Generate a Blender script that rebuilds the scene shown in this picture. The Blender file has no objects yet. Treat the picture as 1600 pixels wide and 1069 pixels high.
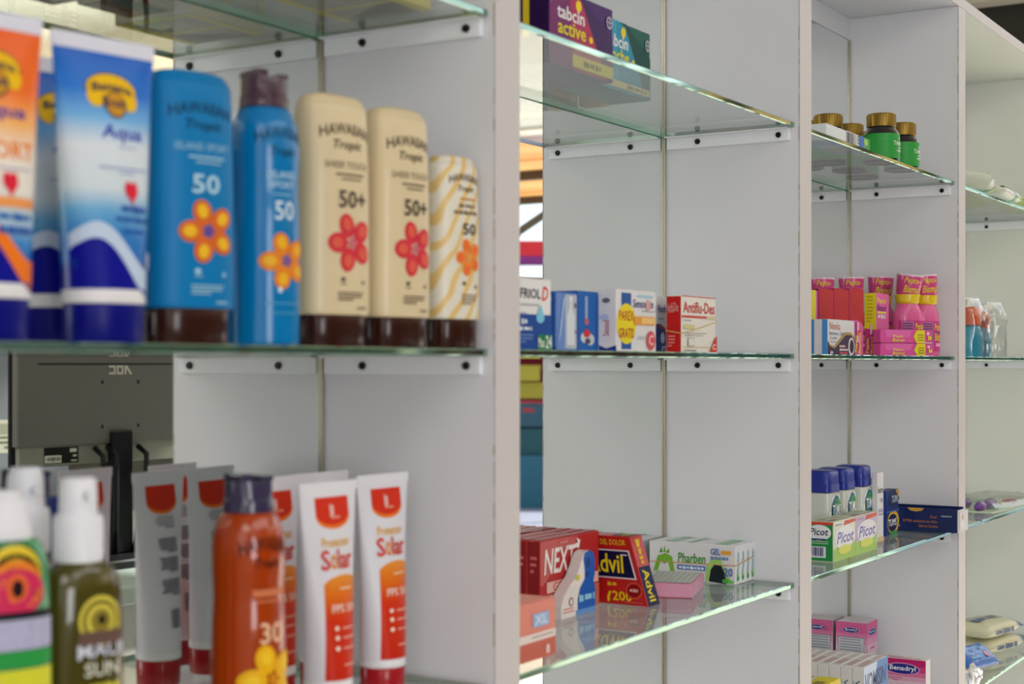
import bpy, bmesh, math, random
from mathutils import Vector, Matrix, noise
random.seed(4)
C = bpy.context.scene.collection
scn = bpy.context.scene
H = 1.45                                    # camera height above the floor
# ------------------------------------------------------------------ camera, world, light, exposure
FPX = 2400.0; TH = math.radians(58.535); SN = math.sin(TH); CS = math.cos(TH); HOR = 569.5
cam = bpy.data.cameras.new('camera'); camo = bpy.data.objects.new('camera', cam); C.objects.link(camo)
camo.location = (0, 0, H); camo.rotation_euler = (math.pi/2, 0, -TH)
cam.sensor_width = 36; cam.lens = 36*FPX/1600; cam.shift_y = (HOR-534.5)/1600
cam.clip_start = .05; cam.clip_end = 200
cam.dof.use_dof = True; cam.dof.focus_distance = 2.15; cam.dof.aperture_fstop = 7.6
scn.camera = camo
W = bpy.data.worlds.new('sky'); scn.world = W; W.use_nodes = True
bg = W.node_tree.nodes['Background']; bg.inputs[0].default_value = (.86, .94, 1, 1); bg.inputs[1].default_value = 2.0
def light(name, typ, loc, rot, energy, col=(1, 1, 1), size=None):
    l = bpy.data.lights.new(name, typ); l.energy = energy; l.color = col
    if typ == 'AREA': l.shape = 'RECTANGLE'; l.size, l.size_y = size
    if typ == 'SUN': l.angle = math.radians(2)
    o = bpy.data.objects.new(name, l); C.objects.link(o); o.location = loc; o.rotation_euler = rot
    return o
light('sun', 'SUN', (9, 4, 8), Vector((-.694, -.324, -.643)).to_track_quat('-Z', 'Y').to_euler(), 14.0, (1, .96, .88))
light('ceiling_fill_light', 'AREA', (.9, -1.3, 2.72), (0, 0, 0), 24, (.98, .98, .98), (2.4, 1.2))  # unseen lamp under the ceiling, added to light the left panel faces
light('ceiling_fill_light', 'AREA', (-1.2, -.6, 2.72), (0, 0, 0), 18, (.97, .98, 1), (1.2, 1.2))  # second unseen lamp added under the ceiling as fill
light('fill_light', 'AREA', (-1.95, -.5, 1.9), (0, math.radians(-90), 0), 8, (.88, .93, 1), (1.4, 1.6))  # unseen fill from the left wall, no window modelled there
light('fill_light', 'AREA', (-1.2, -3.4, 1.6), Vector((3.6, 4.1, -.2)).to_track_quat('-Z', 'Y').to_euler(), 85, (.95, .97, 1), (2.0, 1.6))  # unseen front-left fill added to brighten the left panel faces
light('ceiling_fill_light', 'AREA', (3.3, -2.6, 2.2), (math.pi, 0, 0), 28, (1, .97, .92), (1.6, 1.0))  # unseen uplight added to brighten the ceiling and upper walls
vs = scn.view_settings
vs.view_transform = 'Standard'; vs.look = 'None'; vs.gamma = 1; vs.use_curve_mapping = False; vs.exposure = -0.40
scn.display_settings.display_device = 'sRGB'
scn.cycles.use_denoising = True; scn.cycles.transparent_max_bounces = 32; scn.cycles.max_bounces = 12
scn.cycles.caustics_reflective = True; scn.cycles.caustics_refractive = False
# ------------------------------------------------------------------ materials
def lin(c): return c/12.92 if c <= .04045 else ((c+.055)/1.055)**2.4
def rgb(h):
    if isinstance(h, tuple): return (*[lin(x/255) for x in h], 1)
    return (*[lin(int(h[i:i+2], 16)/255) for i in (0, 2, 4)], 1)
MC = {}
def M(h, rough=.45, metal=0, coat=0, trans=0, name=None, spec=.3):
    key = (h, rough, metal, coat, trans, spec)
    if key in MC: return MC[key]
    m = bpy.data.materials.new(name or 'paint'); m.use_nodes = True; b = m.node_tree.nodes['Principled BSDF']
    nt = m.node_tree; n = nt.nodes.new('ShaderNodeTexNoise'); n.inputs['Scale'].default_value = 60
    r = nt.nodes.new('ShaderNodeMapRange'); r.inputs[3].default_value = max(0, rough-.04); r.inputs[4].default_value = min(1, rough+.04)
    nt.links.new(n.outputs[0], r.inputs[0]); nt.links.new(r.outputs[0], b.inputs['Roughness'])
    b.inputs['Base Color'].default_value = rgb(h); b.inputs['Metallic'].default_value = metal
    b.inputs['Coat Weight'].default_value = coat; b.inputs['Transmission Weight'].default_value = trans
    b.inputs['Specular IOR Level'].default_value = spec
    MC[key] = m; return m
def ramp_mat(stops, axis='Z', length=1.0, rough=.35, wave=None, interp='LINEAR', coat=0):
    """printed colour bands along the height of a pack; wave=(amplitude, wavelength, phase) bends them"""
    m = bpy.data.materials.new('printed_gradient'); m.use_nodes = True; nt = m.node_tree; b = nt.nodes['Principled BSDF']
    tc = nt.nodes.new('ShaderNodeTexCoord'); sp = nt.nodes.new('ShaderNodeSeparateXYZ'); nt.links.new(tc.outputs['Object'], sp.inputs[0])
    v = sp.outputs[axis]
    if wave:
        a = nt.nodes.new('ShaderNodeMath'); a.operation = 'MULTIPLY_ADD'; nt.links.new(sp.outputs['X'], a.inputs[0])
        a.inputs[1].default_value = 2*math.pi/wave[1]; a.inputs[2].default_value = wave[2]
        s = nt.nodes.new('ShaderNodeMath'); s.operation = 'SINE'; nt.links.new(a.outputs[0], s.inputs[0])
        d = nt.nodes.new('ShaderNodeMath'); d.operation = 'MULTIPLY_ADD'; nt.links.new(s.outputs[0], d.inputs[0])
        d.inputs[1].default_value = wave[0]; nt.links.new(v, d.inputs[2]); v = d.outputs[0]
    q = nt.nodes.new('ShaderNodeMath'); q.operation = 'DIVIDE'; nt.links.new(v, q.inputs[0]); q.inputs[1].default_value = length
    r = nt.nodes.new('ShaderNodeValToRGB'); nt.links.new(q.outputs[0], r.inputs[0]); r.color_ramp.interpolation = interp
    e = r.color_ramp.elements; e[0].position, e[0].color = stops[0][0], rgb(stops[0][1]); e[1].position, e[1].color = stops[-1][0], rgb(stops[-1][1])
    for p, c in stops[1:-1]: x = e.new(p); x.color = rgb(c)
    nt.links.new(r.outputs[0], b.inputs['Base Color']); b.inputs['Roughness'].default_value = rough; b.inputs['Coat Weight'].default_value = coat*.3; b.inputs['Specular IOR Level'].default_value = .25
    return m
def board_mat(h, rough=.5, bump=.05, scale=180, var=.04, name='melamine_board'):
    m = bpy.data.materials.new(name); m.use_nodes = True; nt = m.node_tree; b = nt.nodes['Principled BSDF']
    tc = nt.nodes.new('ShaderNodeTexCoord'); n = nt.nodes.new('ShaderNodeTexNoise'); n.inputs['Scale'].default_value = scale
    nt.links.new(tc.outputs['Object'], n.inputs['Vector'])
    n2 = nt.nodes.new('ShaderNodeTexNoise'); n2.inputs['Scale'].default_value = 6; nt.links.new(tc.outputs['Object'], n2.inputs['Vector'])
    mx = nt.nodes.new('ShaderNodeMix'); mx.data_type = 'RGBA'; nt.links.new(n2.outputs[0], mx.inputs[0])
    c = rgb(h); mx.inputs[6].default_value = tuple(x*(1-var) for x in c[:3])+(1,); mx.inputs[7].default_value = tuple(min(1, x*(1+var)) for x in c[:3])+(1,)
    nt.links.new(mx.outputs[2], b.inputs['Base Color']); b.inputs['Roughness'].default_value = rough
    bp = nt.nodes.new('ShaderNodeBump'); bp.inputs['Strength'].default_value = bump; bp.inputs['Distance'].default_value = .0005
    nt.links.new(n.outputs[0], bp.inputs['Height']); nt.links.new(bp.outputs[0], b.inputs['Normal'])
    return m
def sheet_glass(tint, ior=1.5, name='clear_glass', rough=0):
    m = bpy.data.materials.new(name); m.use_nodes = True; nt = m.node_tree; nt.nodes.remove(nt.nodes['Principled BSDF'])
    t = nt.nodes.new('ShaderNodeBsdfTransparent'); t.inputs[0].default_value = (*tint, 1)
    g = nt.nodes.new('ShaderNodeBsdfGlossy'); g.inputs['Roughness'].default_value = rough
    f = nt.nodes.new('ShaderNodeFresnel'); f.inputs[0].default_value = ior
    geo = nt.nodes.new('ShaderNodeNewGeometry'); mi = nt.nodes.new('ShaderNodeMapRange')   # same ior from inside: no total reflection on the thin sheet
    mi.inputs[3].default_value = ior; mi.inputs[4].default_value = 1/ior
    nt.links.new(geo.outputs['Backfacing'], mi.inputs[0]); 
    nt.links.new(mi.outputs[0], f.inputs[0])
    x = nt.nodes.new('ShaderNodeMixShader'); nt.links.new(f.outputs[0], x.inputs[0]); nt.links.new(t.outputs[0], x.inputs[1]); nt.links.new(g.outputs[0], x.inputs[2])
    nt.links.new(x.outputs[0], nt.nodes['Material Output'].inputs[0]); return m
def edge_glass():
    m = bpy.data.materials.new('glass_edge'); m.use_nodes = True; nt = m.node_tree; nt.nodes.remove(nt.nodes['Principled BSDF'])
    tc = nt.nodes.new('ShaderNodeTexCoord'); n = nt.nodes.new('ShaderNodeTexNoise'); n.inputs['Scale'].default_value = 45; n.inputs['Detail'].default_value = 4
    nt.links.new(tc.outputs['Object'], n.inputs['Vector'])
    r = nt.nodes.new('ShaderNodeValToRGB'); r.color_ramp.elements[0].color = rgb('0a2a20'); r.color_ramp.elements[0].position = .35
    r.color_ramp.elements[1].color = rgb('1c5540'); r.color_ramp.elements[1].position = .65
    nt.links.new(n.outputs[0], r.inputs[0]); d = nt.nodes.new('ShaderNodeBsdfDiffuse'); nt.links.new(r.outputs[0], d.inputs[0])
    g = nt.nodes.new('ShaderNodeBsdfGlossy'); g.inputs[0].default_value = (.74, 1, .86, 1); g.inputs['Roughness'].default_value = .05
    x = nt.nodes.new('ShaderNodeMixShader'); x.inputs[0].default_value = .46
    nt.links.new(d.outputs[0], x.inputs[1]); nt.links.new(g.outputs[0], x.inputs[2]); nt.links.new(x.outputs[0], nt.nodes['Material Output'].inputs[0])
    return m
def mirror_mat():
    m = bpy.data.materials.new('mirror_silver'); m.use_nodes = True; b = m.node_tree.nodes['Principled BSDF']
    b.inputs['Base Color'].default_value = (.88, .915, .885, 1); b.inputs['Metallic'].default_value = 1; b.inputs['Roughness'].default_value = .0
    return m
GLASS = sheet_glass((.955, .985, .97)); FILM = sheet_glass((.95, .95, .95), 1.9, 'clear_film', .06); EDGE = edge_glass(); MIRROR = mirror_mat()
WHITE = board_mat('dfdfe6'); GREEN_CAST = board_mat('e4e5df'); BAND = board_mat('cdc6c7', .45, .03, 90, .02, 'edge_band'); SEAM = M('a3927e', .8)  # bay 4 boards: green cast of the light put into the board colour
# ------------------------------------------------------------------ object helpers
def link(o, parent=None):
    C.objects.link(o)
    if parent: o.parent = parent
    return o
def mesh_obj(name, bm, mats, parent=None, smooth=False, angle=None):
    me = bpy.data.meshes.new(name); bm.normal_update(); bm.to_mesh(me); bm.free()
    for m in (mats if isinstance(mats, (list, tuple)) else [mats]): me.materials.append(m)
    if smooth:
        me.polygons.foreach_set('use_smooth', [True]*len(me.polygons))
        if angle: me.set_sharp_from_angle(angle=math.radians(angle))
    return link(bpy.data.objects.new(name, me), parent)
def tag(o, label, cat, group=None):
    o['label'] = label; o['category'] = cat
    if group: o['group'] = group
    return o
def thing(name, label, cat, loc, rz=0, group=None):
    o = link(bpy.data.objects.new(name, None)); o.empty_display_size = .02
    o.location = loc; o.rotation_euler = (0, 0, math.radians(rz)); return tag(o, label, cat, group)
def box(bm, x0, x1, y0, y1, z0, z1, bev=0, mi=0):
    vs_ = [bm.verts.new(p) for p in ((x0, y0, z0), (x1, y0, z0), (x1, y1, z0), (x0, y1, z0), (x0, y0, z1), (x1, y0, z1), (x1, y1, z1), (x0, y1, z1))]
    fs = [bm.faces.new([vs_[i] for i in q]) for q in ((3, 2, 1, 0), (4, 5, 6, 7), (0, 1, 5, 4), (1, 2, 6, 5), (2, 3, 7, 6), (3, 0, 4, 7))]
    for f in fs: f.material_index = mi
    if bev:
        bmesh.ops.bevel(bm, geom=list({e for f in fs for e in f.edges}), offset=bev, segments=1, affect='EDGES')
    return fs
def boxo(name, x0, x1, y0, y1, z0, z1, mat, parent=None, bev=0):
    bm = bmesh.new(); box(bm, x0, x1, y0, y1, z0, z1, bev); return mesh_obj(name, bm, mat, parent)
def struct(o): o['kind'] = 'structure'; return o
def copy_tree(o, parent=None, shift=(0, 0, 0)):
    c = o.copy(); C.objects.link(c); c.parent = parent
    if parent is None: c.location = Vector(o.location)+Vector(shift)
    for ch in list(o.children): copy_tree(ch, c)
    return c
def tube_bm(pts, r, seg=8, bm=None):
    bm = bm or bmesh.new(); rings = []
    for i, p in enumerate(pts):
        p = Vector(p); t = (Vector(pts[min(i+1, len(pts)-1)])-Vector(pts[max(i-1, 0)])).normalized()
        a = t.cross(Vector((0, 0, 1)) if abs(t.z) < .9 else Vector((1, 0, 0))).normalized(); b = t.cross(a)
        rings.append([bm.verts.new(p+a*r*math.cos(2*math.pi*k/seg)+b*r*math.sin(2*math.pi*k/seg)) for k in range(seg)])
    for A, B in zip(rings, rings[1:]):
        for k in range(seg): bm.faces.new((A[k], A[(k+1) % seg], B[(k+1) % seg], B[k]))
    bm.faces.new(rings[0][::-1]); bm.faces.new(rings[-1]); bmesh.ops.recalc_face_normals(bm, faces=bm.faces)
    return bm
# a ground point seen at picture column px at depth plane Y
def GY(px, Y):
    k = (px-800)/FPX; return Y*(SN+k*CS)/(CS-k*SN)
# ------------------------------------------------------------------ lettering and flat print
TX = {}
def glyphs(s, bold=True, ital=0):
    key = (s, bold, ital)
    if key not in TX and s[0] == '~':          # illegible small print: a row of word-length blocks
        n = len(s); vv, ff, x = [], [], 0; rnd = random.Random(n)
        while x < 1:
            w = min(1-x, rnd.uniform(.8, 2.2)/n); k = len(vv); h0 = rnd.choice((0, .12)); vv += [(x, h0), (x+w, h0), (x+w, .8), (x, 1-h0)]; ff.append((k, k+1, k+2, k+3)); x += w+.35/n
        TX[key] = (vv, ff)
    if key not in TX:
        c = bpy.data.curves.new('t', 'FONT'); c.body = s; c.resolution_u = 2; c.size = 1; c.offset = .016 if bold else 0; c.shear = ital
        o = bpy.data.objects.new('t', c); me = bpy.data.meshes.new_from_object(o)
        vv = [v.co.copy() for v in me.vertices]; ff = [tuple(p.vertices) for p in me.polygons]
        bpy.data.objects.remove(o); bpy.data.curves.remove(c); bpy.data.meshes.remove(me)
        x0 = min(v.x for v in vv); x1 = max(v.x for v in vv); y0 = min(v.y for v in vv); y1 = max(v.y for v in vv)
        TX[key] = ([((v.x-x0)/(x1-x0), (v.y-y0)/(y1-y0)) for v in vv], ff)
    return TX[key]
def R(u0, v0, u1, v1, c): return ('r', u0, v0, u1, v1, c)
def E(cu, cv, ru, rv, c, a=0): return ('e', cu, cv, ru, rv, c, a)
def Pg(pts, c): return ('p', pts, c)
def T(s, u0, v0, u1, v1, c, bold=True, ital=0, rot=0, arch=0): return ('t', s, u0, v0, u1, v1, c, bold, ital, rot, arch)
def Lines(u0, v0, u1, v1, n, c, fill=.45):
    out = []; rnd = random.Random(int((u0*31+v1*17)*1000)+n); d = (v1-v0)/n
    for i in range(n): out.append(R(u0, v1-d*(i+fill), u0+(u1-u0)*(1 if i < n-1 else .6)*rnd.uniform(.9, 1), v1-d*i, c))
    return out
def Bars(u0, v0, u1, v1, c, n=14):
    out = []; rnd = random.Random(n); x = u0
    while x < u1:
        w = (u1-u0)/n*rnd.choice((.35, .5, .8)); out.append(R(x, v0, min(u1, x+w), v1, c)); x += w+(u1-u0)/n*rnd.choice((.3, .5, .6))
    return out
def flower(cu, cv, r, asp, c1, c2, c3, n=5):
    """five-petalled hibiscus: asp = width of a v unit in u units"""
    out = []
    for k in range(n):
        a = math.pi/2+.35+2*math.pi*k/n; out.append(E(cu+math.cos(a)*r*.62*asp, cv+math.sin(a)*r*.62, r*.44, r*.36, c1, ('rot', a, asp)))
    for k in range(n):
        a = math.pi/2+.35+2*math.pi*k/n; out.append(E(cu+math.cos(a)*r*.68*asp, cv+math.sin(a)*r*.68, r*.24, r*.2, c2, ('rot', a, asp)))
    out.append(E(cu, cv, r*.16*asp, r*.16, c3)); return out
def print_mesh(name, elems, fmap, parent, sub=1, rough=.4, off0=.00025, step=.00012):
    bm = bmesh.new(); mats = []; idx = {}
    def mi(c):
        if c not in idx: idx[c] = len(mats); mats.append(c if isinstance(c, bpy.types.Material) else M(c, rough, name='ink', spec=.12))
        return idx[c]
    for i, e in enumerate(elems):
        off = off0+step*i if sub == 1 else off0+step*min(i, 6)
        def poly(pts, c):
            vv = [bm.verts.new(fmap(u, v, off)) for u, v in pts]
            try: f = bm.faces.new(vv); f.material_index = mi(c)
            except ValueError: pass
        k = e[0]
        if k == 'r':
            _, u0, v0, u1, v1, c = e; n = max(1, int(abs(u1-u0)*sub)) if sub > 1 else 1; nv = max(1, int(abs(v1-v0)*sub)) if sub > 1 else 1
            for a in range(n):
                for b in range(nv):
                    ua, ub = u0+(u1-u0)*a/n, u0+(u1-u0)*(a+1)/n; va, vb = v0+(v1-v0)*b/nv, v0+(v1-v0)*(b+1)/nv
                    poly(((ua, va), (ub, va), (ub, vb), (ua, vb)), c)
        elif k == 'e':
            _, cu, cv, ru, rv, c, a = e; n = 18
            def pt(t, s):
                if a:
                    _, an, asp = a; x, y = ru*s*math.cos(t), rv*s*math.sin(t)
                    return (cu+(x*math.cos(an)-y*math.sin(an))*asp, cv+x*math.sin(an)+y*math.cos(an))
                return (cu+ru*s*math.cos(t), cv+rv*s*math.sin(t))
            if sub == 1: poly([pt(2*math.pi*q/n, 1) for q in range(n)], c)
            else:
                poly([pt(2*math.pi*q/n, .5) for q in range(n)], c)
                for q in range(n):
                    t0, t1 = 2*math.pi*q/n, 2*math.pi*(q+1)/n; poly((pt(t0, .5), pt(t0, 1), pt(t1, 1), pt(t1, .5)), c)
        elif k == 'p': poly(e[1], e[2])
        elif k == 'q':
            _, u0, u1, lo, hi, c = e; nv = 8
            for q in range(nv):
                f = lambda s, t: lo[s]+(hi[s]-lo[s])*t
                poly(((u0, f(0, q/nv)), (u1, f(1, q/nv)), (u1, f(1, (q+1)/nv)), (u0, f(0, (q+1)/nv))), c)
        elif k == 't':
            _, s, u0, v0, u1, v1, c, bold, ital, rot, arch = e; vv, ff = glyphs(s, bold, ital)
            P = []
            for x, y in vv:
                if rot == 90: q = (u0+(u1-u0)*(1-y), v0+(v1-v0)*x)
                elif rot == -90: q = (u0+(u1-u0)*y, v1-(v1-v0)*x)
                else: q = (u0+(u1-u0)*x, v0+(v1-v0)*y+arch*(1-(2*x-1)**2))
                P.append(bm.verts.new(fmap(q[0], q[1], off)))
            for f in ff:
                try: g = bm.faces.new([P[j] for j in f]); g.material_index = mi(c)
                except ValueError: pass
    me = bpy.data.meshes.new(name); bm.to_mesh(me); bm.free()
    for m in mats: me.materials.append(m)
    return link(bpy.data.objects.new(name, me), parent)
# ------------------------------------------------------------------ cartons
def carton(name, label, loc, size, col, faces={}, rz=0, group=None, cat='box', flap=True, rough=.4, cols=None, coat=0):
    """loc = front-left-bottom corner (world), size = (width, depth, height); the front looks to local -y"""
    L, D, Z = size; t = thing(name, label, cat, loc, rz, group)
    bm = bmesh.new(); box(bm, 0, L, 0, D, 0, Z, bev=min(.0008, Z*.1)); mats = [M(col, rough, coat=coat*.4, name='carton_board', spec=.15)]
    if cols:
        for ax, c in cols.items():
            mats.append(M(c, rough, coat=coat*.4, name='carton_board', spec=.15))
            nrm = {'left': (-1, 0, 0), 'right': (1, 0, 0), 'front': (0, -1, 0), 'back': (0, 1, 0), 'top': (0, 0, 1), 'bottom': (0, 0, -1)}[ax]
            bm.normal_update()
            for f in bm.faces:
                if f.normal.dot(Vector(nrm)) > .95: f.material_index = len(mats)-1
    mesh_obj('carton_body', bm, mats, t)
    if flap:
        bm = bmesh.new(); box(bm, L*.04, L*.96, D*.06, D*.9, Z-.0004, Z+.0005); mesh_obj('tuck_flap', bm, mats[-1 if cols and 'top' in cols else 0], t)
    fm = {'front': lambda u, v, o: (u*L, -o, v*Z), 'left': lambda u, v, o: (-o, D*(1-u), v*Z), 'right': lambda u, v, o: (L+o, D*u, v*Z),
          'top': lambda u, v, o: (u*L, v*D, Z+.0006+o), 'bottom': lambda u, v, o: (u*L, D*(1-v), -.0002-.3*o), 'back': lambda u, v, o: (L*(1-u), D+o, v*Z)}
    for f, el in faces.items(): print_mesh(f+'_print', el, fm[f], t)
    return t
# ------------------------------------------------------------------ bottles: lofted superellipse sections (z, half width, half depth, exponent)
def loft(name, secs, mat, parent, seg=40, z0=0, angle=40, cap=True):
    bm = bmesh.new(); rings = []
    for z, a, b, n in secs:
        ring = []
        for k in range(seg):
            t = 2*math.pi*k/seg; c, s_ = math.cos(t), math.sin(t)
            ring.append(bm.verts.new((a*math.copysign(abs(c)**(2/n), c), b*math.copysign(abs(s_)**(2/n), s_), z0+z)))
        rings.append(ring)
    for A, B in zip(rings, rings[1:]):
        for k in range(seg): bm.faces.new((A[k], A[(k+1) % seg], B[(k+1) % seg], B[k]))
    if cap: bm.faces.new(rings[0][::-1]); bm.faces.new(rings[-1])
    bmesh.ops.recalc_face_normals(bm, faces=bm.faces)
    return mesh_obj(name, bm, mat, parent, True, angle)
def loft_map(secs, aref, h, back=False):
    def at(z):
        if z <= secs[0][0]: return secs[0][1:]
        for p, q in zip(secs, secs[1:]):
            if z <= q[0]:
                t = (z-p[0])/max(1e-9, q[0]-p[0]); return [p[i]+(q[i]-p[i])*t for i in (1, 2, 3)]
        return secs[-1][1:]
    def fm(u, v, o):
        z = v*h; a, b, n = at(z); x = max(-.985*a, min(.985*a, u*aref)); r = abs(x/a)
        y = b*(1-r**n)**(1/n); gx = math.copysign(r**(n-1)/a, x); gy = (y/b)**(n-1)/b; l = math.hypot(gx, gy) or 1
        X, Y = x+o*gx/l, y+o*gy/l
        return (X, -Y, z) if not back else (-X, Y, z)
    return fm
def smooth_secs(keys, n=6):
    """Catmull-Rom through key sections"""
    out = []
    for i in range(len(keys)-1):
        p = [keys[max(i-1, 0)], keys[i], keys[i+1], keys[min(i+2, len(keys)-1)]]
        for k in range(n):
            t = k/n; out.append(tuple(.5*((2*p[1][j])+(-p[0][j]+p[2][j])*t+(2*p[0][j]-5*p[1][j]+4*p[2][j]-p[3][j])*t*t+(-p[0][j]+3*p[1][j]-3*p[2][j]+p[3][j])*t**3) for j in range(4)))
    out.append(tuple(keys[-1])); return out
# ================================================================== the shelving
YF, YS, Y0, T_ = .6586, .664, .8346, .038
XP = [.354, 1.05, 1.7283, 2.4144, 3.097]; TOP = .561
ZU, ZM, ZL, ZB = .2867, .0125, -.259, -.531          # glass tops relative to the camera
G = .0058                                            # glass thickness
unit = thing('display_shelving', 'white open display shelving with mirrored back and glass shelves', 'shelving', (0, 0, 0))
def seam_edge(x0, y, z0, z1): pass
for i, x in enumerate(XP):
    p = boxo('upright_panel', x, x+T_, YF+.001, Y0+.03, .0, H+TOP, GREEN_CAST if i == 4 else WHITE, unit)
    bm = bmesh.new(); box(bm, x, x+T_, YF-.0006, YF+.0008, .0, H+TOP, bev=.0004); mesh_obj('edge_band', bm, BAND, p)
    bm = bmesh.new(); rnd = random.Random(i)
    z = .5
    while z < H+TOP-.02:
        dz = rnd.uniform(.004, .03)
        if rnd.random() < .75: box(bm, x-.0002, x+.0002, YF+.0006, YF+.0006+rnd.uniform(.0003, .0008), z, z+dz)
        z += dz+rnd.uniform(.001, .02)
    mesh_obj('glue_seam', bm, SEAM, p)
for i in range(4):
    a, b = XP[i]+T_, XP[i+1]
    m = boxo('mirror', a+.002, b-.0012, Y0, Y0+.004, .3, H+.5255, MIRROR, unit)
    e = boxo('mirror_edge', b-.0042, b-.0008, Y0-.0022, Y0-.0002, .3, H+.5255, M('b9b4a4', .25, .6), m)
    boxo('top_rail', a, b, Y0-.001, Y0+.018, H+.5262, H+TOP, WHITE, unit)
    boxo('back_board', a, b, Y0+.006, Y0+.018, .1, H+.5255, M('c9c2b4', .7), unit)
boxo('top_panel', XP[3]+T_*.5, XP[-1]+T_, YF+.001, Y0+.03, H+TOP+.0003, H+TOP+.016, GREEN_CAST, unit)
tp = boxo('top_panel', XP[0], XP[3]+T_*.5, YF+.001, Y0+.03, H+TOP+.0003, H+TOP+.016, WHITE, unit)
boxo('edge_band', XP[0], XP[-1]+T_, YF-.0006, YF+.0008, H+TOP+.0002, H+TOP+.0162, BAND, tp)
RAIL = M('f2f4fa', .35, name='white_rail'); BLACK = M('0b0a0c', .5)
def screw_bm():
    bm = bmesh.new(); bmesh.ops.create_cone(bm, cap_ends=True, segments=16, radius1=.0036, radius2=.0030, depth=.0022, matrix=Matrix.Rotation(-math.pi/2, 4, 'Y'))
    return bm
screw0 = None
LEV = [(ZU, 'upper'), (ZM, 'middle'), (ZL, 'lower'), (ZB, 'bottom')]
SH = {(1, 0): 'glass shelf above the sunscreen bottles with brown cartons on it', (1, 1): 'glass shelf carrying the row of sunscreen tubes and bottles', (1, 2): 'glass shelf under the orange spray can and solar tubes',
      (2, 0): 'glass shelf with purple and teal cartons, seen from below', (2, 1): 'eye level glass shelf under the red and white carton', (2, 2): 'lower glass shelf with red trapezoid carton, bright green front edge',
      (3, 0): 'glass shelf under the gold capped jars', (3, 1): 'glass shelf under the pink bottles and cartons', (3, 2): 'glass shelf under blue capped bottles and the navy carton', (3, 3): 'lowest glass shelf under the pink cartons and white carton row',
      (4, 0): 'glass shelf at far right under green and white sachets', (4, 1): 'glass shelf at far right under bagged bottles', (4, 2): 'glass shelf at far right under the purple blister pack', (4, 3): 'lowest glass shelf at far right under the wipes packs'}
for b in range(1, 5):
    for l, (z, nm) in enumerate(LEV):
        if (b, l) not in SH: continue
        x0, x1 = XP[b-1]+T_+.003, XP[b]-.003
        bm = bmesh.new(); n = 60; zt, zb = H+z, H+z-G; rnd = random.Random(b*7+l)
        # slab with a slightly chipped front edge
        fr = []
        for k in range(n+1):
            x = x0+(x1-x0)*k/n; ch = rnd.random()**5*.0016 if 0 < k < n else 0
            fr.append((bm.verts.new((x, YS+.0008+ch, zb)), bm.verts.new((x, YS, zb+.001)), bm.verts.new((x, YS, zt-.001)), bm.verts.new((x, YS+.0008+ch*.5, zt))))
        bk = [(bm.verts.new((x, Y0-.0024, zb)), bm.verts.new((x, Y0-.0024, zt))) for x in (x0, x1)]
        for A, B in zip(fr, fr[1:]):
            for j in range(3): bm.faces.new((A[j], B[j], B[j+1], A[j+1])).material_index = 1
        bm.faces.new([q[3] for q in fr]+[bk[1][1], bk[0][1]]); bm.faces.new([q[0] for q in reversed(fr)]+[bk[0][0], bk[1][0]])
        bm.faces.new((bk[1][0], bk[1][1], bk[0][1], bk[0][0])).material_index = 2
        bm.faces.new((fr[0][0], fr[0][1], fr[0][2], fr[0][3], bk[0][1], bk[0][0])).material_index = 1
        bm.faces.new((fr[n][3], fr[n][2], fr[n][1], fr[n][0], bk[1][0], bk[1][1])).material_index = 1
        tag(mesh_obj('glass_shelf', bm, [GLASS, EDGE, M('7fc0a2', .3, name='ground_glass_edge')]), SH[(b, l)], 'shelf', 'glass shelves of the display')
        # rails under the two ends
        zr = H+z-G
        bm = bmesh.new(); box(bm, XP[b]-.0045, XP[b], YS+.006, Y0-.004, zr-.0152, zr-.0008, bev=.0006); box(bm, XP[b]-.012, XP[b], YS+.006, Y0-.004, zr-.0012, zr-.0001)
        r = mesh_obj('support_rail', bm, RAIL, unit)
        for y in (.6835, .7885):
            if screw0 is None: s_ = mesh_obj('screw', screw_bm(), BLACK, r); screw0 = s_
            else: s_ = screw0.copy(); C.objects.link(s_); s_.parent = r
            s_.location = (XP[b]-.0055, y, zr-.0078)
        bm = bmesh.new(); box(bm, XP[b-1]+T_, XP[b-1]+T_+.0045, YS+.006, Y0-.004, zr-.0152, zr-.0001, bev=.0006)
        mesh_obj('support_rail', bm, RAIL, unit)
# ================================================================== the room and the street behind the camera (seen in the mirrors)
WALL = board_mat('d9cdb6', .7, .03, 40, .03, 'cream_wall'); CEIL = board_mat('e4ddcc', .8, .02, 40, .02, 'ceiling_paint'); DARK = board_mat('34342f', .6, .03, 30, .1, 'dark_board')
struct(boxo('floor', -2, 4.3, -3.6, 2.3, -.05, 0, board_mat('cfccc6', .35, .02, 12, .06, 'floor_tile')))
struct(boxo('ceiling', -2, 4.3, -3.6, 2.3, 2.75, 2.8, CEIL)); struct(boxo('wall_left', -2.1, -2, -3.6, 2.3, 0, 2.75, WALL))
wf = struct(boxo('wall_front', -2, 4.3, -3.7, -3.6, 0, 2.75, WALL)); ADDED_DARK = board_mat('57564f', .5, .03, 30, .08, 'added_dark_paint')  # unseen dark wall panels added so the glass edges reflect less light
boxo('added_dark_panel', -2, 4.28, -3.6, -3.585, 0, 2.1, ADDED_DARK, wf); struct(boxo('wall_back', -2, 4.3, 2.2, 2.3, 0, 2.75, DARK))
wr = struct(boxo('wall_right', 4.3, 4.4, -3.6, -1.75, 0, 2.75, WALL)); boxo('added_dark_panel', 4.285, 4.3, -3.58, -1.75, 0, 2.1, ADDED_DARK, wr); 
struct(boxo('wall_side', 4.3, 4.4, .88, 2.3, 0, 2.75, DARK))
struct(boxo('trim_1', 4.22, 4.298, .88, 2.2, H+.985, 2.74, CEIL))
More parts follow.
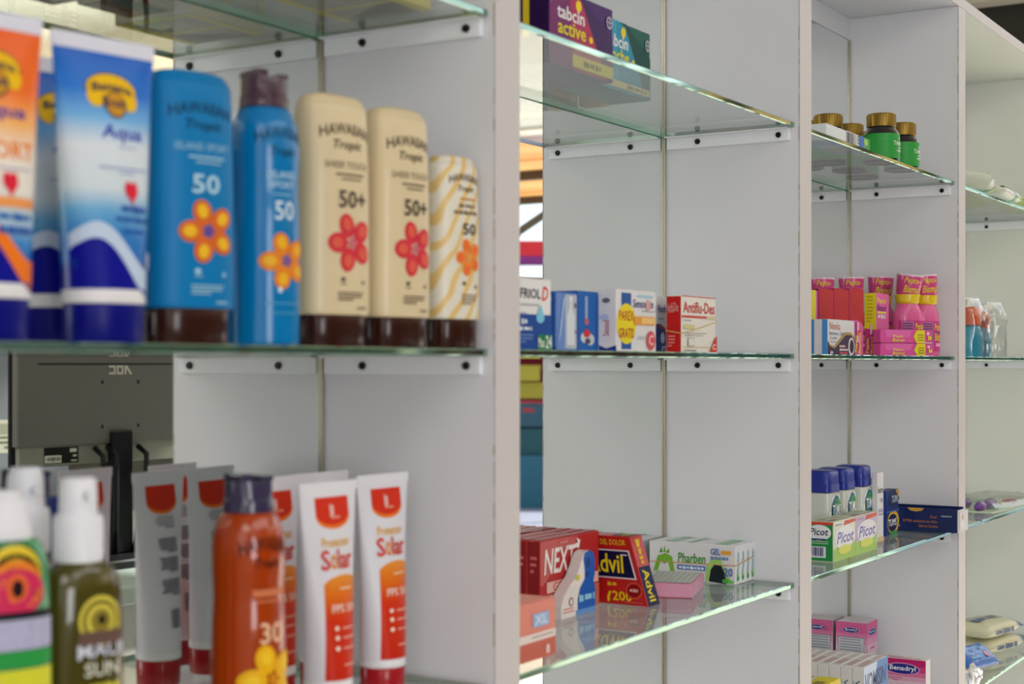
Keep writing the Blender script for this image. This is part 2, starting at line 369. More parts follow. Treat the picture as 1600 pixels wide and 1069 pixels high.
PAVE = board_mat('d8d2c6', .8, .1, 20, .05, 'pavement_concrete')
struct(boxo('pavement', 4.41, 11.2, -16, 6, -.06, 0, PAVE)); struct(boxo('kerb', 11.2, 11.4, -16, 6, -.06, .03, M('e6e2d8', .8)))
struct(boxo('street', 11.4, 60, -60, 30, -.08, -.02, board_mat('7c7f92', .85, .2, 30, .06, 'asphalt')))
struct(boxo('wall_street', 19.5, 19.8, -30, 20, -.02, 2.5, board_mat('3d4a4c', .7, .1, 8, .2, 'street_facade')))
aw = thing('shop_awning', 'white translucent awning over the shop front, reflected in the mirror', 'awning', (4.42, -1.2, 2.47))
m = bpy.data.materials.new('translucent_sheet'); m.use_nodes = True; b_ = m.node_tree.nodes['Principled BSDF']; b_.inputs['Base Color'].default_value = (.9, .92, .95, 1); b_.inputs['Transmission Weight'].default_value = .0; b_.inputs['Roughness'].default_value = .6
tl = m.node_tree.nodes.new('ShaderNodeBsdfTranslucent'); tl.inputs[0].default_value = (.95, .97, 1, 1); mx = m.node_tree.nodes.new('ShaderNodeMixShader'); mx.inputs[0].default_value = .85
m.node_tree.links.new(b_.outputs[0], mx.inputs[1]); m.node_tree.links.new(tl.outputs[0], mx.inputs[2]); m.node_tree.links.new(mx.outputs[0], m.node_tree.nodes['Material Output'].inputs[0])
boxo('awning_sheet', 0, .88, -2.4, 2.4, .03, .034, m, aw)
for xx in (.2, .5, .8): boxo('awning_bar', xx, xx+.02, -2.4, 2.4, 0, .03, M('9aa0a8', .4, .8), aw)
for yy in (-1.2, -.1, .5): boxo('awning_bar', 0, .88, yy, yy+.02, 0, .03, M('9aa0a8', .4, .8), aw)
pg = thing('pergola_roof', 'pale wooden slatted roof over the pavement, reflected in the mirror', 'roof', (5.35, -2.2, 2.45))
WD = [board_mat(h, .6, .3, 25, .12, 'pine_board') for h in ('dba463', 'e2b074', 'd39a5a')]
base_pl = None
for k in range(13):
    pl = boxo('plank', .21*k, .21*k+.2, -1.9, 1.6, .02+.004*(k % 3), .04+.004*(k % 3), WD[k % 3], pg)
for xx in (.1, 1.62, 2.66): boxo('beam', xx, xx+.05, -1.9, 1.6, -.022, .02, M('4c3a2a', .6), pg)
for xx, yy in ((.1, -1.85), (.1, 1.5), (2.66, -1.85), (2.66, 1.5)): boxo('post', xx, xx+.08, yy, yy+.08, -2.45, -.06, M('4c3a2a', .6), pg)
bm = bmesh.new(); box(bm, -1.2, 1.2, -.02, .02, -.022, .022); bmesh.ops.transform(bm, matrix=Matrix.Translation((2.8, -.98, -.13)) @ Matrix.Rotation(math.radians(60), 4, 'Z') @ Matrix.Rotation(math.radians(-34), 4, 'Y'), verts=bm.verts)
mesh_obj('diagonal_brace', bm, M('55524a', .5), pg)
st = thing('market_stall', 'street stall with red and purple canopy across the road, reflected in the mirror', 'stall', (13.9, -6.6, -.02), -120.7)
RED = M('b3202c', .7); DRED = M('5c0d14', .8); PURP = M('8a3f86', .7)
for xx, yy in ((-1.4, -1), (1.4, -1), (-1.4, 1), (1.4, 1)): boxo('pole', xx-.025, xx+.025, yy-.025, yy+.025, 0, 2.5, M('8c8c90', .4, .7), st)
bm = bmesh.new(); q = [bm.verts.new(p) for p in ((-1.5, -1.1, 2.55), (1.5, -1.1, 2.42), (1.5, 1.1, 2.62), (-1.5, 1.1, 2.72))]; bm.faces.new(q); bmesh.ops.solidify(bm, geom=bm.faces[:], thickness=.02); mesh_obj('canopy', bm, RED, st)
bm = bmesh.new(); q = [bm.verts.new(p) for p in ((-1.5, -1.1, 2.44), (1.5, -1.1, 2.44), (1.5, -1.1, 2.535), (-1.5, -1.1, 2.535))]; bm.faces.new(q); bmesh.ops.solidify(bm, geom=bm.faces[:], thickness=.02); mesh_obj('valance', bm, PURP, st)
boxo('canopy_front', -1.5, 1.5, -1.12, -1.1, 2.535, 2.68, RED, st)
boxo('back_sheet', -1.4, 1.4, 1.02, 1.04,   .0, 2.44, DRED, st); tb = thing('stall_table', 'blue draped table under the crates of the street stall, reflected in the mirror', 'table', (13.9, -6.6, -.02), -120.7)
boxo('table_board', -1.3, 1.3, -.5, .9, .5, .538, M('274a58', .6), tb); boxo('table_cloth', -1.3, 1.3, -.52, -.5, .0, .538, M('23566a', .6), tb)
for xx in (-1.25, 1.2): boxo('leg', xx, xx+.05, .8, .85, 0, .5, M('55555a', .5), tb)
cr0 = None
for r_, (zz, cc, nm) in enumerate(((.54, '154650', 'teal crate on the street stall, lower row, seen in the mirror'), (.83, '24485a', 'blue crate on the street stall, middle row, seen in the mirror'), (1.12, '8a7f22', 'yellow crate on the street stall, lower of the two yellow layers in the mirror'), (1.30, '958a2a', 'yellow crate on the street stall, topmost layer in the mirror'))):
    hh = .27 if r_ < 2 else .16
    a_ = math.radians(-120.7)
    for k in range(1):
        lx = -.03+.06*r_; px_, py_ = lx*math.cos(a_)+.1*math.sin(a_), lx*math.sin(a_)-.1*math.cos(a_)
        c = thing('crate', nm, 'crate', (13.9+px_, -6.6+py_, zz-.02), -120.7, 'crates stacked on the street stall')
        m = M(cc, .5); bm = bmesh.new(); box(bm, -.24, .24, -.3, -.285, 0, hh); box(bm, -.24, .24, .285, .3, 0, hh); box(bm, -.24, -.225, -.285, .285, 0, hh); box(bm, .225, .24, -.285, .285, 0, hh); box(bm, -.225, .225, -.285, .285, 0, .02)
        mesh_obj('crate_body', bm, m, c); bm = bmesh.new(); box(bm, -.25, .25, -.31, -.30, hh-.03, hh); box(bm, -.06, .06, -.303, -.30, hh*.55, hh*.7); mesh_obj('rim', bm, M('902830' if r_ == 1 else cc, .5), c)
# counter with the monitor, in front of the shelving, seen in the mirror
ct = thing('counter', 'grey green counter carrying the monitor, seen in the mirror', 'counter', (2.5, -1.15, 0), 6.5)
boxo('counter_top', -.85, .85, -.95, .55, .96, 1.0, M('b5c2bb', .25), ct, .004); boxo('front_panel', -.82, .82, .49, .51, .0, .96, M('bcbcb8', .5), ct); boxo('side_panel', -.82, -.80, -.9, .49, 0, .96, M('bcbcb8', .5), ct); boxo('side_panel', .80, .82, -.9, .49, 0, .96, M('bcbcb8', .5), ct)
mo = thing('monitor', 'dark grey computer monitor seen from the back in the mirror', 'monitor', (2.52, -.919, 1.0), 186.5)
GR = board_mat('6b6762', .42, .06, 300, .05, 'grey_plastic'); GR2 = M('8d897f', .5)
bm = bmesh.new(); box(bm, -.27, .27, .0, .022, .27, .595, bev=.003); back = mesh_obj('back_cover', bm, GR, mo)
boxo('bezel', -.272, .272, .022, .034, .225, .60, M('17181c', .4), mo, .002)
boxo('cooling_groove', -.22, .22, -.0008, .002, .449, .4525, BLACK, back)
for xx in (-.05, .05):
    for zz in (.31, .41): boxo('mount_hole', xx-.003, xx+.003, -.0006, .002, zz-.004, zz+.004, BLACK, back)
print_mesh('brand_lettering', [Pg([(-.033, .4275), (-.0265, .4275), (-.0165, .4415), (-.0165, .4275), (-.0115, .4275), (-.0115, .4475), (-.0185, .4475)], 'cfc9bc'), R(-.0075, .4275, .0105, .4320, 'cfc9bc'), R(-.0075, .4430, .0105, .4475, 'cfc9bc'), R(-.0075, .4275, -.003, .4475, 'cfc9bc'), R(.006, .4275, .0105, .4475, 'cfc9bc'),
    R(.0145, .4275, .0325, .4320, 'cfc9bc'), R(.0145, .4430, .0325, .4475, 'cfc9bc'), R(.0145, .4275, .019, .4475, 'cfc9bc')], lambda u, v, o: (u, -o, v), back)
pp = boxo('port_panel', -.262, .262, .006, .022, .228, .272, GR2, mo, .002)
print_mesh('rating_label', [R(.11, .232, .20, .268, '23231f'), R(.155, .234, .198, .25, 'd8d4c6'), R(.115, .256, .133, .264, 'd8d4c6'), R(.115, .246, .125, .25, 'd8d4c6'), R(.115, .236, .13, .239, 'd8d4c6')]+Bars(.158, .238, .194, .246, '5a564c', 8), lambda u, v, o: (u, .006-o, v), pp)
boxo('stand_neck', -.03, .03, -.01, .02, .02, .30, M('15161a', .35), mo, .004); boxo('stand_base', -.12, .12, -.11, .09, 0, .02, M('15161a', .35), mo, .004)
for k, xx in enumerate((-.05, .035, .07)):
    mesh_obj('cable', tube_bm([(xx, .0, .262), (xx, -.03, .245), (xx+.004, -.035, .20), (xx*.8, -.02, .10), (xx*.6, -.01, .015)], .0065, 8), M('101114', .45), mo, True)
kb = thing('keyboard', 'black keyboard lying on the counter by the monitor stand', 'keyboard', (2.06, -.88, 1.0), 190)
boxo('keyboard_case', -.2, .2, -.07, .07, 0, .018, M('17181b', .5), kb, .003)
k0 = None
for r_ in range(5):
    for k in range(14):
        if k0 is None: k0 = boxo('key', -.187, -.164, -.062, -.041, .018, .0225, M('24262a', .5), kb, .001)
        else: c = k0.copy(); C.objects.link(c); c.parent = kb; c.location = (k*.0265, r_*.0245, 0)
sc = thing('cash_terminal', 'grey terminal with pale labels at the left edge of the mirror', 'terminal', (2.80, -1.68, 1.0), 195)
boxo('terminal_body', -.22, .22, 0, .16, 0, .62, M('83858e', .5), sc, .006); boxo('terminal_bezel', -.235, .235, -.004, .012, .60, .635, M('c9cbd0', .5), sc, .002)
print_mesh('sticker', [R(-.1, .21, .03, .30, 'd2cfc0'), R(-.09, .26, .02, .29, 'a8a596')]+Lines(-.09, .215, .02, .255, 3, '77746a'), lambda u, v, o: (u, -o, v), sc)
# ================================================================== bay 1, middle shelf: sunscreens
def sunscreen_tube(px, Y, label, stops, txt, wavecol, rz=-10):
    x = GY(px, Y); t = thing('sunscreen_tube', label, 'tube', (x, Y, H+ZM), rz, 'squeeze tubes beside the blue bottle'); h = .1835
    loft('cap', [(0, .0235, .0205, 2.1), (.001, .0240, .021, 2.1), (.022, .0243, .0212, 2.1), (.0235, .0240, .021, 2.1)], M('060a78', .35, spec=.2), t)
    loft('white_collar', [(.0235, .0247, .0218, 2.1), (.0240, .0252, .0222, 2.1), (.031, .0252, .0222, 2.1), (.0318, .0248, .0218, 2.1)], M('e8e6ea', .35), t)
    S = [(.0318, .0252, .022, 2.1), (.06, .0268, .0205, 2.1), (.10, .0298, .0155, 2.1), (.14, .0328, .0085, 2.1), (.165, .0347, .0035, 2.1), (.174, .0355, .0013, 2.2)]
    SS = smooth_secs(S, 5)
    loft('tube_body', SS, ramp_mat(stops, 'Z', h, .28, wave=None, coat=.2), t)
    loft('crimped_seal', [(.174, .0357, .0014, 6), (.1745, .0359, .0011, 6), (h, .0361, .0011, 6)], M('dcdcec', .4), t)
    fm = loft_map(SS, .03, h)
    # wave across the foot: pale crest over a deep blue foot
    N = 26; lo = .176
    crest = lambda u: .315-.075*math.sin((u-.08)*2.7)
    quads = []
    for k in range(N):
        u0, u1 = -1.0+2.0*k/N, -1.0+2.0*(k+1)/N
        a0, a1 = crest(u0), crest(u1); w0, w1 = .07+.02*math.sin(u0*2), .07+.02*math.sin(u1*2)
        quads.append(('q', u0, u1, (lo, lo), (a0-w0, a1-w1), '0a0f90')); quads.append(('q', u0, u1, (a0-w0, a1-w1), (a0, a1), wavecol))
    print_mesh('wave_print', quads, fm, t, 40, off0=.0002, step=0)
    # yellow sun-hat emblem with the brand lettering
    emb = [E(.04, .825, .60, .058, '4a3a38'), E(.04, .827, .57, .051, 'f2bf12'), E(-.34, .80, .20, .036, 'f2bf12'), E(.44, .795, .18, .036, 'f2bf12'),
           E(.09, .778, .25, .046, '6c5230'), E(.09, .78, .22, .04, 'cf9424'), T('Banana', -.42, .812, .50, .842, '2a2452', arch=.01), T('Boat', -.20, .768, .34, .802, '2a2452')]
    print_mesh('brand_emblem', emb, fm, t, 40)
    print_mesh('lettering', txt, fm, t, 40)
    bk = loft_map(SS, .03, h, True)
    print_mesh('back_print', [R(-.55, .4, .55, .8, 'd8dde6')]+Lines(-.5, .45, .5, .78, 12, '5a6488'), bk, t, 40)
    return t
heart = lambda cu, cv, s, c: [E(cu-.075*s, cv, .085*s, .026*s, c), E(cu+.075*s, cv, .085*s, .026*s, c), Pg([(cu-.15*s, cv-.006*s), (cu, cv-.05*s), (cu+.15*s, cv-.006*s), (cu, cv+.02*s)], c)]
blue_stops = [(.17, '0a0f90'), (.24, '0a0f90'), (.27, '0f66bc'), (.34, '1477c4'), (.43, '68aad8'), (.50, 'd2dde6'), (.64, 'd8e0ea'), (.73, '6fb0e6'), (.82, '1170d2'), (1, '0656bc')]
blue_txt = [T('Aqua', -.3, .65, .68, .71, '262fae', ital=.15), R(.05, .635, .5, .639, '9aa6d8'), R(-.42, .565, .78, .569, '6d80cc'), R(0, .55, .4, .554, '9aa6d8')]+heart(.27, .50, 1.0, 'e2243e')+[T('~~~~~', .0, .425, .62, .448, '2c50a8'), T('~~~~~~~~~~', -.14, .392, .72, .412, '2c64b4', False), T('~~~~~~', .0, .355, .6, .372, '2460b8', False), E(.66, .27, .1, .03, 'b8c4e8')]
org_stops = [(.17, '0a0f90'), (.22, '0a0f90'), (.25, '0f66bc'), (.30, '2a86cc'), (.36, 'b8d2e4'), (.45, 'ece4dc'), (.56, 'f0e4d6'), (.66, 'f8b05e'), (.76, 'f46a0c'), (1, 'ee5c06')]
org_txt = [T('Aqua', -.4, .66, .66, .715, '3a2fa4', ital=.15), T('SPORT', -.55, .545, .8, .60, 'f4821e'), R(-.5, .515, .72, .519, '8f98cf')]+heart(.2, .48, 1.0, 'e2243e')+[R(-.25, .40, .72, .43, 'f29a56'), T('~~~~~', -.1, .36, .6, .385, '2f6cb4'), T('~~~~~~~', -.1, .32, .65, .345, '2458ae')]
sunscreen_tube(-25, .69, 'orange and white sunscreen tube at the left edge of the photo', org_stops, org_txt, 'f47a1c')
sunscreen_tube(162, .69, 'blue and white sunscreen tube with yellow emblem beside the flat blue bottle', blue_stops, blue_txt, 'c3d2ea')
sunscreen_tube(86, .765, 'shaded blue sunscreen tube standing behind the front two tubes', blue_stops, blue_txt, 'c3d2ea')
def lotion_bottle(px, Y, h, a, b, label, body, capc, prints, rz=-12, group='inverted lotion bottles with brown caps'):
    x = GY(px, Y); t = thing('lotion_bottle', label, 'bottle', (x, Y, H+ZM), rz, group)
    loft('cap', [(0, a*.84, b*.88, 2.6), (.001, a*.86, b*.9, 2.6), (.023, a*.87, b*.92, 2.6), (.0245, a*.85, b*.9, 2.6)], M(capc, .22, coat=.25), t)
    hb = h-.0245
    K = [(.0245, a*.93, b*.9, 2.6), (.0262, a*.99, b*.97, 2.6), (.0245+hb*.25, a, b, 2.5), (.0245+hb*.6, a*.975, b, 2.5), (.0245+hb*.9, a*.935, b*.88, 2.6), (h-.007, a*.885, b*.75, 2.7), (h-.002, a*.77, b*.58, 2.6), (h, a*.5, b*.35, 2.4)]
    SS = smooth_secs(K, 5)
    loft('bottle_body', SS, body, t); fm = loft_map(SS, a, h)
    for n, el in prints: print_mesh(n, el, fm, t, 30)
    return t
CRE = M('dcc9a4', .35, coat=.15); BLU = M('0478b8', .4, spec=.2)
def hprint(c, c50, fl, sub='', s50='50', grey='7d6a58', asp=5.6):
    return [('lettering', [T('HAWAIIAN', -.72, .815, .72, .86, c, arch=.02), T('Tropic', -.4, .765, .46, .812, c, ital=.3), T(sub, -.62, .70, .62, .727, grey, False), R(-.35, .672, .5, .68, grey), R(-.2, .655, .4, .661, grey), T(s50, -.28, .545, .36 if len(s50) < 3 else .56, .615, c50)]),
            ('flower_emblem', flower(.1, .41, .112, asp, *fl)), ('small_print', [E(-.14, .265, .07, .009, c50), E(.5, .255, .05, .008, grey), R(-.22, .245, -.04, .25, grey), R(.3, .15, .6, .157, grey)]+Lines(-.3, .175, .5, .215, 3, grey))]
lotion_bottle(293, .69, .1745, .031, .0195, 'flat blue sunscreen bottle with orange flower and brown cap', BLU, '34160f', hprint('123f5c', 'b4daee', ('dc6a2e', 'f2bb2e', '6a4aa0'), 'ISLAND SPORT', '50', '9cc8df'), -15)
lotion_bottle(517, .69, .1815, .0305, .019, 'tall cream sunscreen bottle next to the blue spray can', CRE, '34160f', hprint('4a3a2e', '4a4038', ('d83a48', 'e2604e', 'd06a80'), 'SHEER TOUCH', '50+'), -12)
lotion_bottle(617, .684, .181, .0295, .0185, 'cream sunscreen bottle with red flower, second from the right of its row', CRE, '34160f', hprint('4a3a2e', '4a4038', ('d83a48', 'e2604e', 'd06a80'), 'SHEER TOUCH', '50+'), -10)
def stripes():
    m = bpy.data.materials.new('wavy_stripes'); m.use_nodes = True; nt = m.node_tree; b = nt.nodes['Principled BSDF']
    tc = nt.nodes.new('ShaderNodeTexCoord'); mp = nt.nodes.new('ShaderNodeMapping'); mp.inputs['Rotation'].default_value = (0, math.radians(60), 0)
    nt.links.new(tc.outputs['Object'], mp.inputs[0]); w = nt.nodes.new('ShaderNodeTexWave'); w.bands_direction = 'Z'
    w.inputs['Scale'].default_value = 26; w.inputs['Distortion'].default_value = 3.2; w.inputs['Detail Scale'].default_value = 1.1; w.inputs['Detail'].default_value = 1
    nt.links.new(mp.outputs[0], w.inputs['Vector']); r = nt.nodes.new('ShaderNodeValToRGB'); r.color_ramp.elements[0].color = rgb('e2c07c'); r.color_ramp.elements[1].color = rgb('e3ddd0')
    r.color_ramp.elements[0].position = .2; r.color_ramp.elements[1].position = .42
    nt.links.new(w.outputs[0], r.inputs[0]); nt.links.new(r.outputs[0], b.inputs['Base Color']); b.inputs['Roughness'].default_value = .35; return m
lotion_bottle(705, .683, .154, .0255, .0165, 'short white bottle with wavy yellow stripes at the row end by the upright', stripes(), '34160f',
              [('lettering', [T('HAWAIIAN', -.62, .845, .62, .885, '4a3226', arch=.018), T('Tropic', -.32, .80, .4, .84, '4a3226', ital=.3), R(-.25, .765, .4, .775, 'c98a3a'), T('~~~~', -.3, .725, .4, .745, '7d6a58', False), T('~~~~~~~~~', -.5, .69, .5, .71, '7d6a58', False), T('50', -.18, .585, .42, .645, '4a4038')]),
               ('flower_emblem', flower(.12, .47, .095, 5.6, 'f08a3c', 'f2703c', 'f2a64a')), ('small_print', [E(-.1, .335, .08, .011, '5a4638'), E(.45, .32, .06, .012, '7d5a48')]+Lines(-.2, .22, .5, .28, 4, '8d7a60'))], -10)
def spray_can(px, Y, z, label, body, capm, prints, h=.187, r=.0245, group=None, rz=-18):
    x = GY(px, Y); t = thing('spray_can', label, 'spray can', (x, Y, H+z), rz, group)
    K = [(0, r*.9, r*.9, 2), (.002, r*.985, r*.985, 2), (.01, r, r, 2), (h*.42, r, r, 2), (h*.57, r*.955, r*.955, 2), (h*.66, r*.985, r*.985, 2), (h*.735, r*.985, r*.985, 2), (h*.80, r*.915, r*.915, 2), (h*.845, r*.78, r*.78, 2), (h*.86, r*.68, r*.68, 2), (h*.865, r*.6, r*.6, 2)]
    SS = smooth_secs(K, 5); loft('can_body', SS, body, t); fm = loft_map(SS, r, h)
    # cap: skirt with a stepped finger rest on top
    loft('cap', [(h*.862, r*.66, r*.66, 2), (h*.865, r*.69, r*.69, 2), (h*.905, r*.68, r*.68, 2), (h*.91, r*.63, r*.63, 2.2), (h*.945, r*.62, r*.62, 2.4), (h*.975, r*.6, r*.58, 2.6)], capm, t)
    bm = bmesh.new(); box(bm, -r*.5, -r*.12, -r*.5, r*.5, h*.97, h, bev=.0012); box(bm, r*.2, r*.55, -r*.46, r*.46, h*.97, h*.99, bev=.0012); mesh_obj('spray_button', bm, capm, t)
    for n, el in prints: print_mesh(n, el, fm, t, 30)
    return t
PUR = M('4a3242', .25, coat=.4)
spray_can(412, .692, ZM, 'light blue spray can with purple brown cap on the middle shelf', M('0078ba', .2, coat=.3), PUR,
          [('lettering', [T('HAWAIIAN', -.7, .725, .7, .77, '0f4664', arch=.02), T('Tropic', -.35, .672, .42, .715, '0f4664', ital=.3), T('ISLAND', -.4, .60, .45, .627, 'b4d8ec'), T('SPORT', -.36, .565, .4, .59, 'b4d8ec'), R(-.3, .54, .3, .546, '7ab8d8'), T('50', -.24, .45, .36, .52, 'cfe3f0'), R(-.5, .15, .5, .154, '5fabd2'), R(-.3, .115, .4, .119, '5fabd2'), E(-.1, .20, .07, .011, 'd0e4f0')]),
           ('flower_emblem', flower(.12, .305, .1, 7.2, 'e9862c', 'f0b32c', '8a5a9a'))])
# ================================================================== bay 1, lower shelf
spray_can(388, .682, ZL, 'orange brown spray can with dark violet cap on the lower shelf', M('a83a06', .14, coat=.7), M('3a3350', .2, coat=.6),
          [('lettering', [T('HAWAIIAN', -.7, .715, .7, .765, '4a1c10', arch=.02), T('Tropic', -.35, .665, .42, .71, '4a1c10', ital=.3), R(-.4, .575, .6, .60, 'd07a52'), R(-.3, .555, .5, .562, 'd07a52'), T('30', -.22, .41, .48, .485, 'f0c2a0')]),
           ('flower_emblem', flower(.15, .285, .12, 7.2, 'f2b51c', 'f7c92e', 'd8891c'))], group='orange spray cans')
spray_can(40, .806, ZL, 'orange spray can with violet cap behind the white pump at far left', M('a83a06', .14, coat=.7), M('3a3350', .2, coat=.6), [('lettering', [T('HAWAIIAN', -.7, .715, .7, .765, '4a1c10', arch=.02), T('Tropic', -.35, .665, .42, .71, '4a1c10', ital=.3), T('30', -.22, .41, .48, .485, 'f0c2a0')])], h=.19, group='orange spray cans')
def solar_tube(px, Y, label, rz=-4):
    x = GY(px, Y); h = .1725; t = thing('solar_tube', label, 'tube', (x, Y, H+ZL), rz, 'white and red solar cream tubes')
    loft('cap', [(0, .0168, .0168, 2), (.001, .0175, .0175, 2), (.0205, .0178, .0178, 2), (.0215, .0172, .0172, 2)], M('a81420', .3, coat=.3), t)
    loft('white_collar', [(.0215, .0178, .0178, 2), (.0222, .0183, .0183, 2), (.0262, .0183, .0183, 2), (.027, .0178, .0178, 2)], M('ecebf0', .35), t)
    SS = smooth_secs([(.027, .0182, .0180, 2), (.06, .0205, .0160, 2), (.10, .0245, .0115, 2), (.14, .0285, .0055, 2), (.158, .030, .0026, 2), (.165, .0308, .0012, 2.2)], 5)
    loft('tube_body', SS, M('e4e2ec', .3, coat=.25), t); loft('crimped_seal', [(.165, .031, .0013, 6), (.1655, .0312, .0010, 6), (h, .0314, .0010, 6)], M('e4e2ea', .4), t)
    fm = loft_map(SS, .024, h); bk = loft_map(SS, .024, h, True)
    N = 14; arc = []
    for k in range(N):
        u0, u1 = -.72+1.5*k/N, -.72+1.5*(k+1)/N; c = lambda u: .855-.055*math.sqrt(max(0, 1-((u-.03)/.76)**2))
        arc.append(Pg([(u0, c(u0)), (u1, c(u1)), (u1, .935), (u0, .935)], 'd8341e')); arc.append(Pg([(u0, c(u0)), (u1, c(u1)), (u1, c(u1)+.016), (u0, c(u0)+.016)], 'ee7a24'))
    print_mesh('red_arc', arc, fm, t, 30, step=.00001); print_mesh('red_arc', arc, bk, t, 30, step=.00001)
    body = []
    for k in range(N):
        u0, u1 = -.62+1.42*k/N, -.62+1.42*(k+1)/N; c = lambda u: .555+.05*math.sqrt(max(0, 1-((u-.16)/.82)**2))
        body.append(('q', u0, u1, (.165, .165), (c(u0), c(u1)), ORA))
    print_mesh('orange_panel', body, fm, t, 30, step=0)
    print_mesh('lettering', [T('~~~', -.12, .85, .06, .91, 'f0c8c0', False, .3), R(-.1, .845, .3, .852, 'f0a890'), T('Protector', -.6, .725, .62, .765, 'e8b04a'), T('S', -.68, .63, -.34, .715, 'd8402e'), T('o', -.32, .63, -.06, .695, 'e8902a'), T('lar', -.02, .63, .66, .715, 'd8402e'),
        R(-.1, .545, .45, .552, 'f6d8b0'), T('FPS 50+', -.42, .45, .62, .485, 'f6dcd0'), E(-.3, .385, .07, .010, 'f6dcd0'), E(-.3, .345, .07, .010, 'f6dcd0'), E(-.3, .30, .07, .010, 'f6dcd0'), R(-.1, .38, .5, .387, 'eeb0a0'), R(-.1, .34, .5, .347, 'eeb0a0'), R(-.1, .296, .5, .303, 'eeb0a0'), R(-.1, .225, .4, .232, 'eeb0a0')], fm, t, 30, off0=.0006)
    print_mesh('back_lettering', Lines(-.45, .73, .45, .79, 5, '8b8792')+Lines(-.45, .62, .45, .69, 6, '8b8792', .7)+Lines(-.45, .53, .45, .6, 6, '8b8792', .7)+Lines(-.45, .42, .45, .5, 6, '8b8792', .7)+Bars(-.3, .27, .15, .36, '4a4850', 12), bk, t, 30)
    return t
ORA = ramp_mat([(.16, 'cc2a14'), (.42, 'd83614'), (.53, 'e8741c'), (.61, 'ec9a38')], 'Z', .1725, .3)
solar_tube(513, .708, 'white and red solar tube nearest the front, right of the orange spray can')
solar_tube(598, .722, 'white and red solar tube nearest the upright, last of its row')
solar_tube(503, .775, 'white and red solar tube directly behind the two front ones')
solar_tube(425, .775, 'white and red solar tube half hidden behind the orange spray can')
def pump_bottle(px, Y, label, bodyc, label_el, cone=False, h=.193, coat=.8, trans=0):
    x = GY(px, Y); t = thing('pump_bottle', label, 'bottle', (x, Y, H+ZL), -18, 'spray oil bottles')
    K = [(0, .021, .015, 2.6), (.0015, .0245, .0185, 2.6), (.02, .0255, .0195, 2.6), (.09, .0252, .0192, 2.6), (.125, .0245, .0185, 2.5), (.138, .0215, .016, 2.3), (.1435, .0145, .0135, 2.1), (.146, .0128, .0128, 2)]
    if cone: K = [(z*1.145, a_, b_, n) for z, a_, b_, n in K]
    SS = smooth_secs(K, 5); loft('bottle_body', SS, M(bodyc, .12, coat=coat, trans=trans), t); fm = loft_map(SS, .0255, h)
    wm = M('ebeaf2', .35)
    if cone: loft('cap', [(.1625, .0160, .0150, 2), (.1635, .0165, .0155, 2), (.172, .0150, .0145, 2), (.184, .0125, .0125, 2), (h-.004, .0112, .0112, 2), (h, .0095, .0095, 2)], wm, t)
    else:
        col = loft('pump_collar', [(.144, .0138, .0138, 2), (.1445, .0143, .0143, 2), (.169, .0143, .0143, 2), (.1712, .0135, .0135, 2), (.1714, .0112, .0112, 2)], wm, t)
        rb = bmesh.new()
        for k in range(28):
            a = 2*math.pi*k/28; m4 = Matrix.Rotation(a, 4, 'Z')
            g = box(rb, .0142, .01455, -.0005, .0005, .146, .168)
            bmesh.ops.transform(rb, matrix=m4, verts=list({v for f in g for v in f.verts}))
        rr = mesh_obj('collar_ribs', rb, wm, col); rr['kind'] = 'stuff'
        loft('pump_head', [(.1714, .0112, .0112, 2), (.173, .0112, .0112, 2), (.188, .0108, .0108, 2), (.1915, .0102, .0102, 2.2), (h, .0085, .0085, 2.2)], wm, t)
        bm = bmesh.new(); bmesh.ops.create_cone(bm, cap_ends=True, segments=12, radius1=.003, radius2=.0022, depth=.008, matrix=Matrix.Translation((0, -.0135, .183)) @ Matrix.Rotation(math.pi/2, 4, 'X')); mesh_obj('nozzle', bm, wm, t, True, 40)
    print_mesh('label_print', label_el, fm, t, 30)
    return t
suny = lambda bg1, bg2: [E(.2, .575, .56, .082, '3a3a12'), E(.2, .575, .53, .076, 'd6c650'), E(.2, .575, .44, .062, bg1), E(.2, .575, .36, .05, 'd6c650'), E(.2, .575, .25, .036, bg2), E(.22, .578, .09, .015, '1a1616')]
pump_bottle(122, .686, 'olive brown oil bottle with ribbed white pump and round yellow emblem', '4a4312',
    suny('6a6020', '8a7c30')+[R(-.34, .505, .74, .545, '6a5048'), T('MAUI', -.36, .462, .78, .508, 'cfcfe0', arch=.005), T('SUN', -.2, .41, .66, .452, 'd6d6c8'), T('~~~~~~~~', -.1, .36, .7, .39, 'd0c840', ital=.2), R(-.42, .35, .82, .353, 'd0c840'), T('~~~~~~~~', -.3, .305, .75, .338, 'd8d050'), T('~~~~~', -.3, .25, .7, .29, 'd8d050')])
pump_bottle(40, .745, 'oil bottle with white pump standing behind the green bottle', '332c10', suny('6a6020', '8a7c30'), h=.196)
pump_bottle(4, .686, 'green bottle with white cone cap and pink sun label', '4f9a68',
    [E(0, .775, .62, .085, '2c5a34'), E(0, .765, .60, .082, 'e6c838'), E(0, .745, .58, .078, '3c3018'), E(0, .73, .60, .075, 'e8842c'), E(0, .71, .64, .07, 'd2305c'), E(.02, .725, .24, .04, 'e86a3a'), E(.02, .722, .13, .026, '2a141c'), R(-.8, .635, .8, .655, '241c2c'),
     R(-.85, .545, .85, .632, 'b8b4d4'), T('MAUI', -.55, .588, .75, .63, '2a2658'), T('SUN', -.3, .548, .6, .584, '2a2658'), R(-.85, .495, .85, .54, '2f9a48'), R(-.85, .42, .85, .488, 'd8d838'), T('~~~~~~~~', -.6, .435, .65, .475, '2c5a24'), R(-.85, .35, .85, .41, '2f8a40'), R(-.85, .28, .85, .34, 'd8d838')], cone=True, h=.189, coat=.4)
x = GY(98, .762)
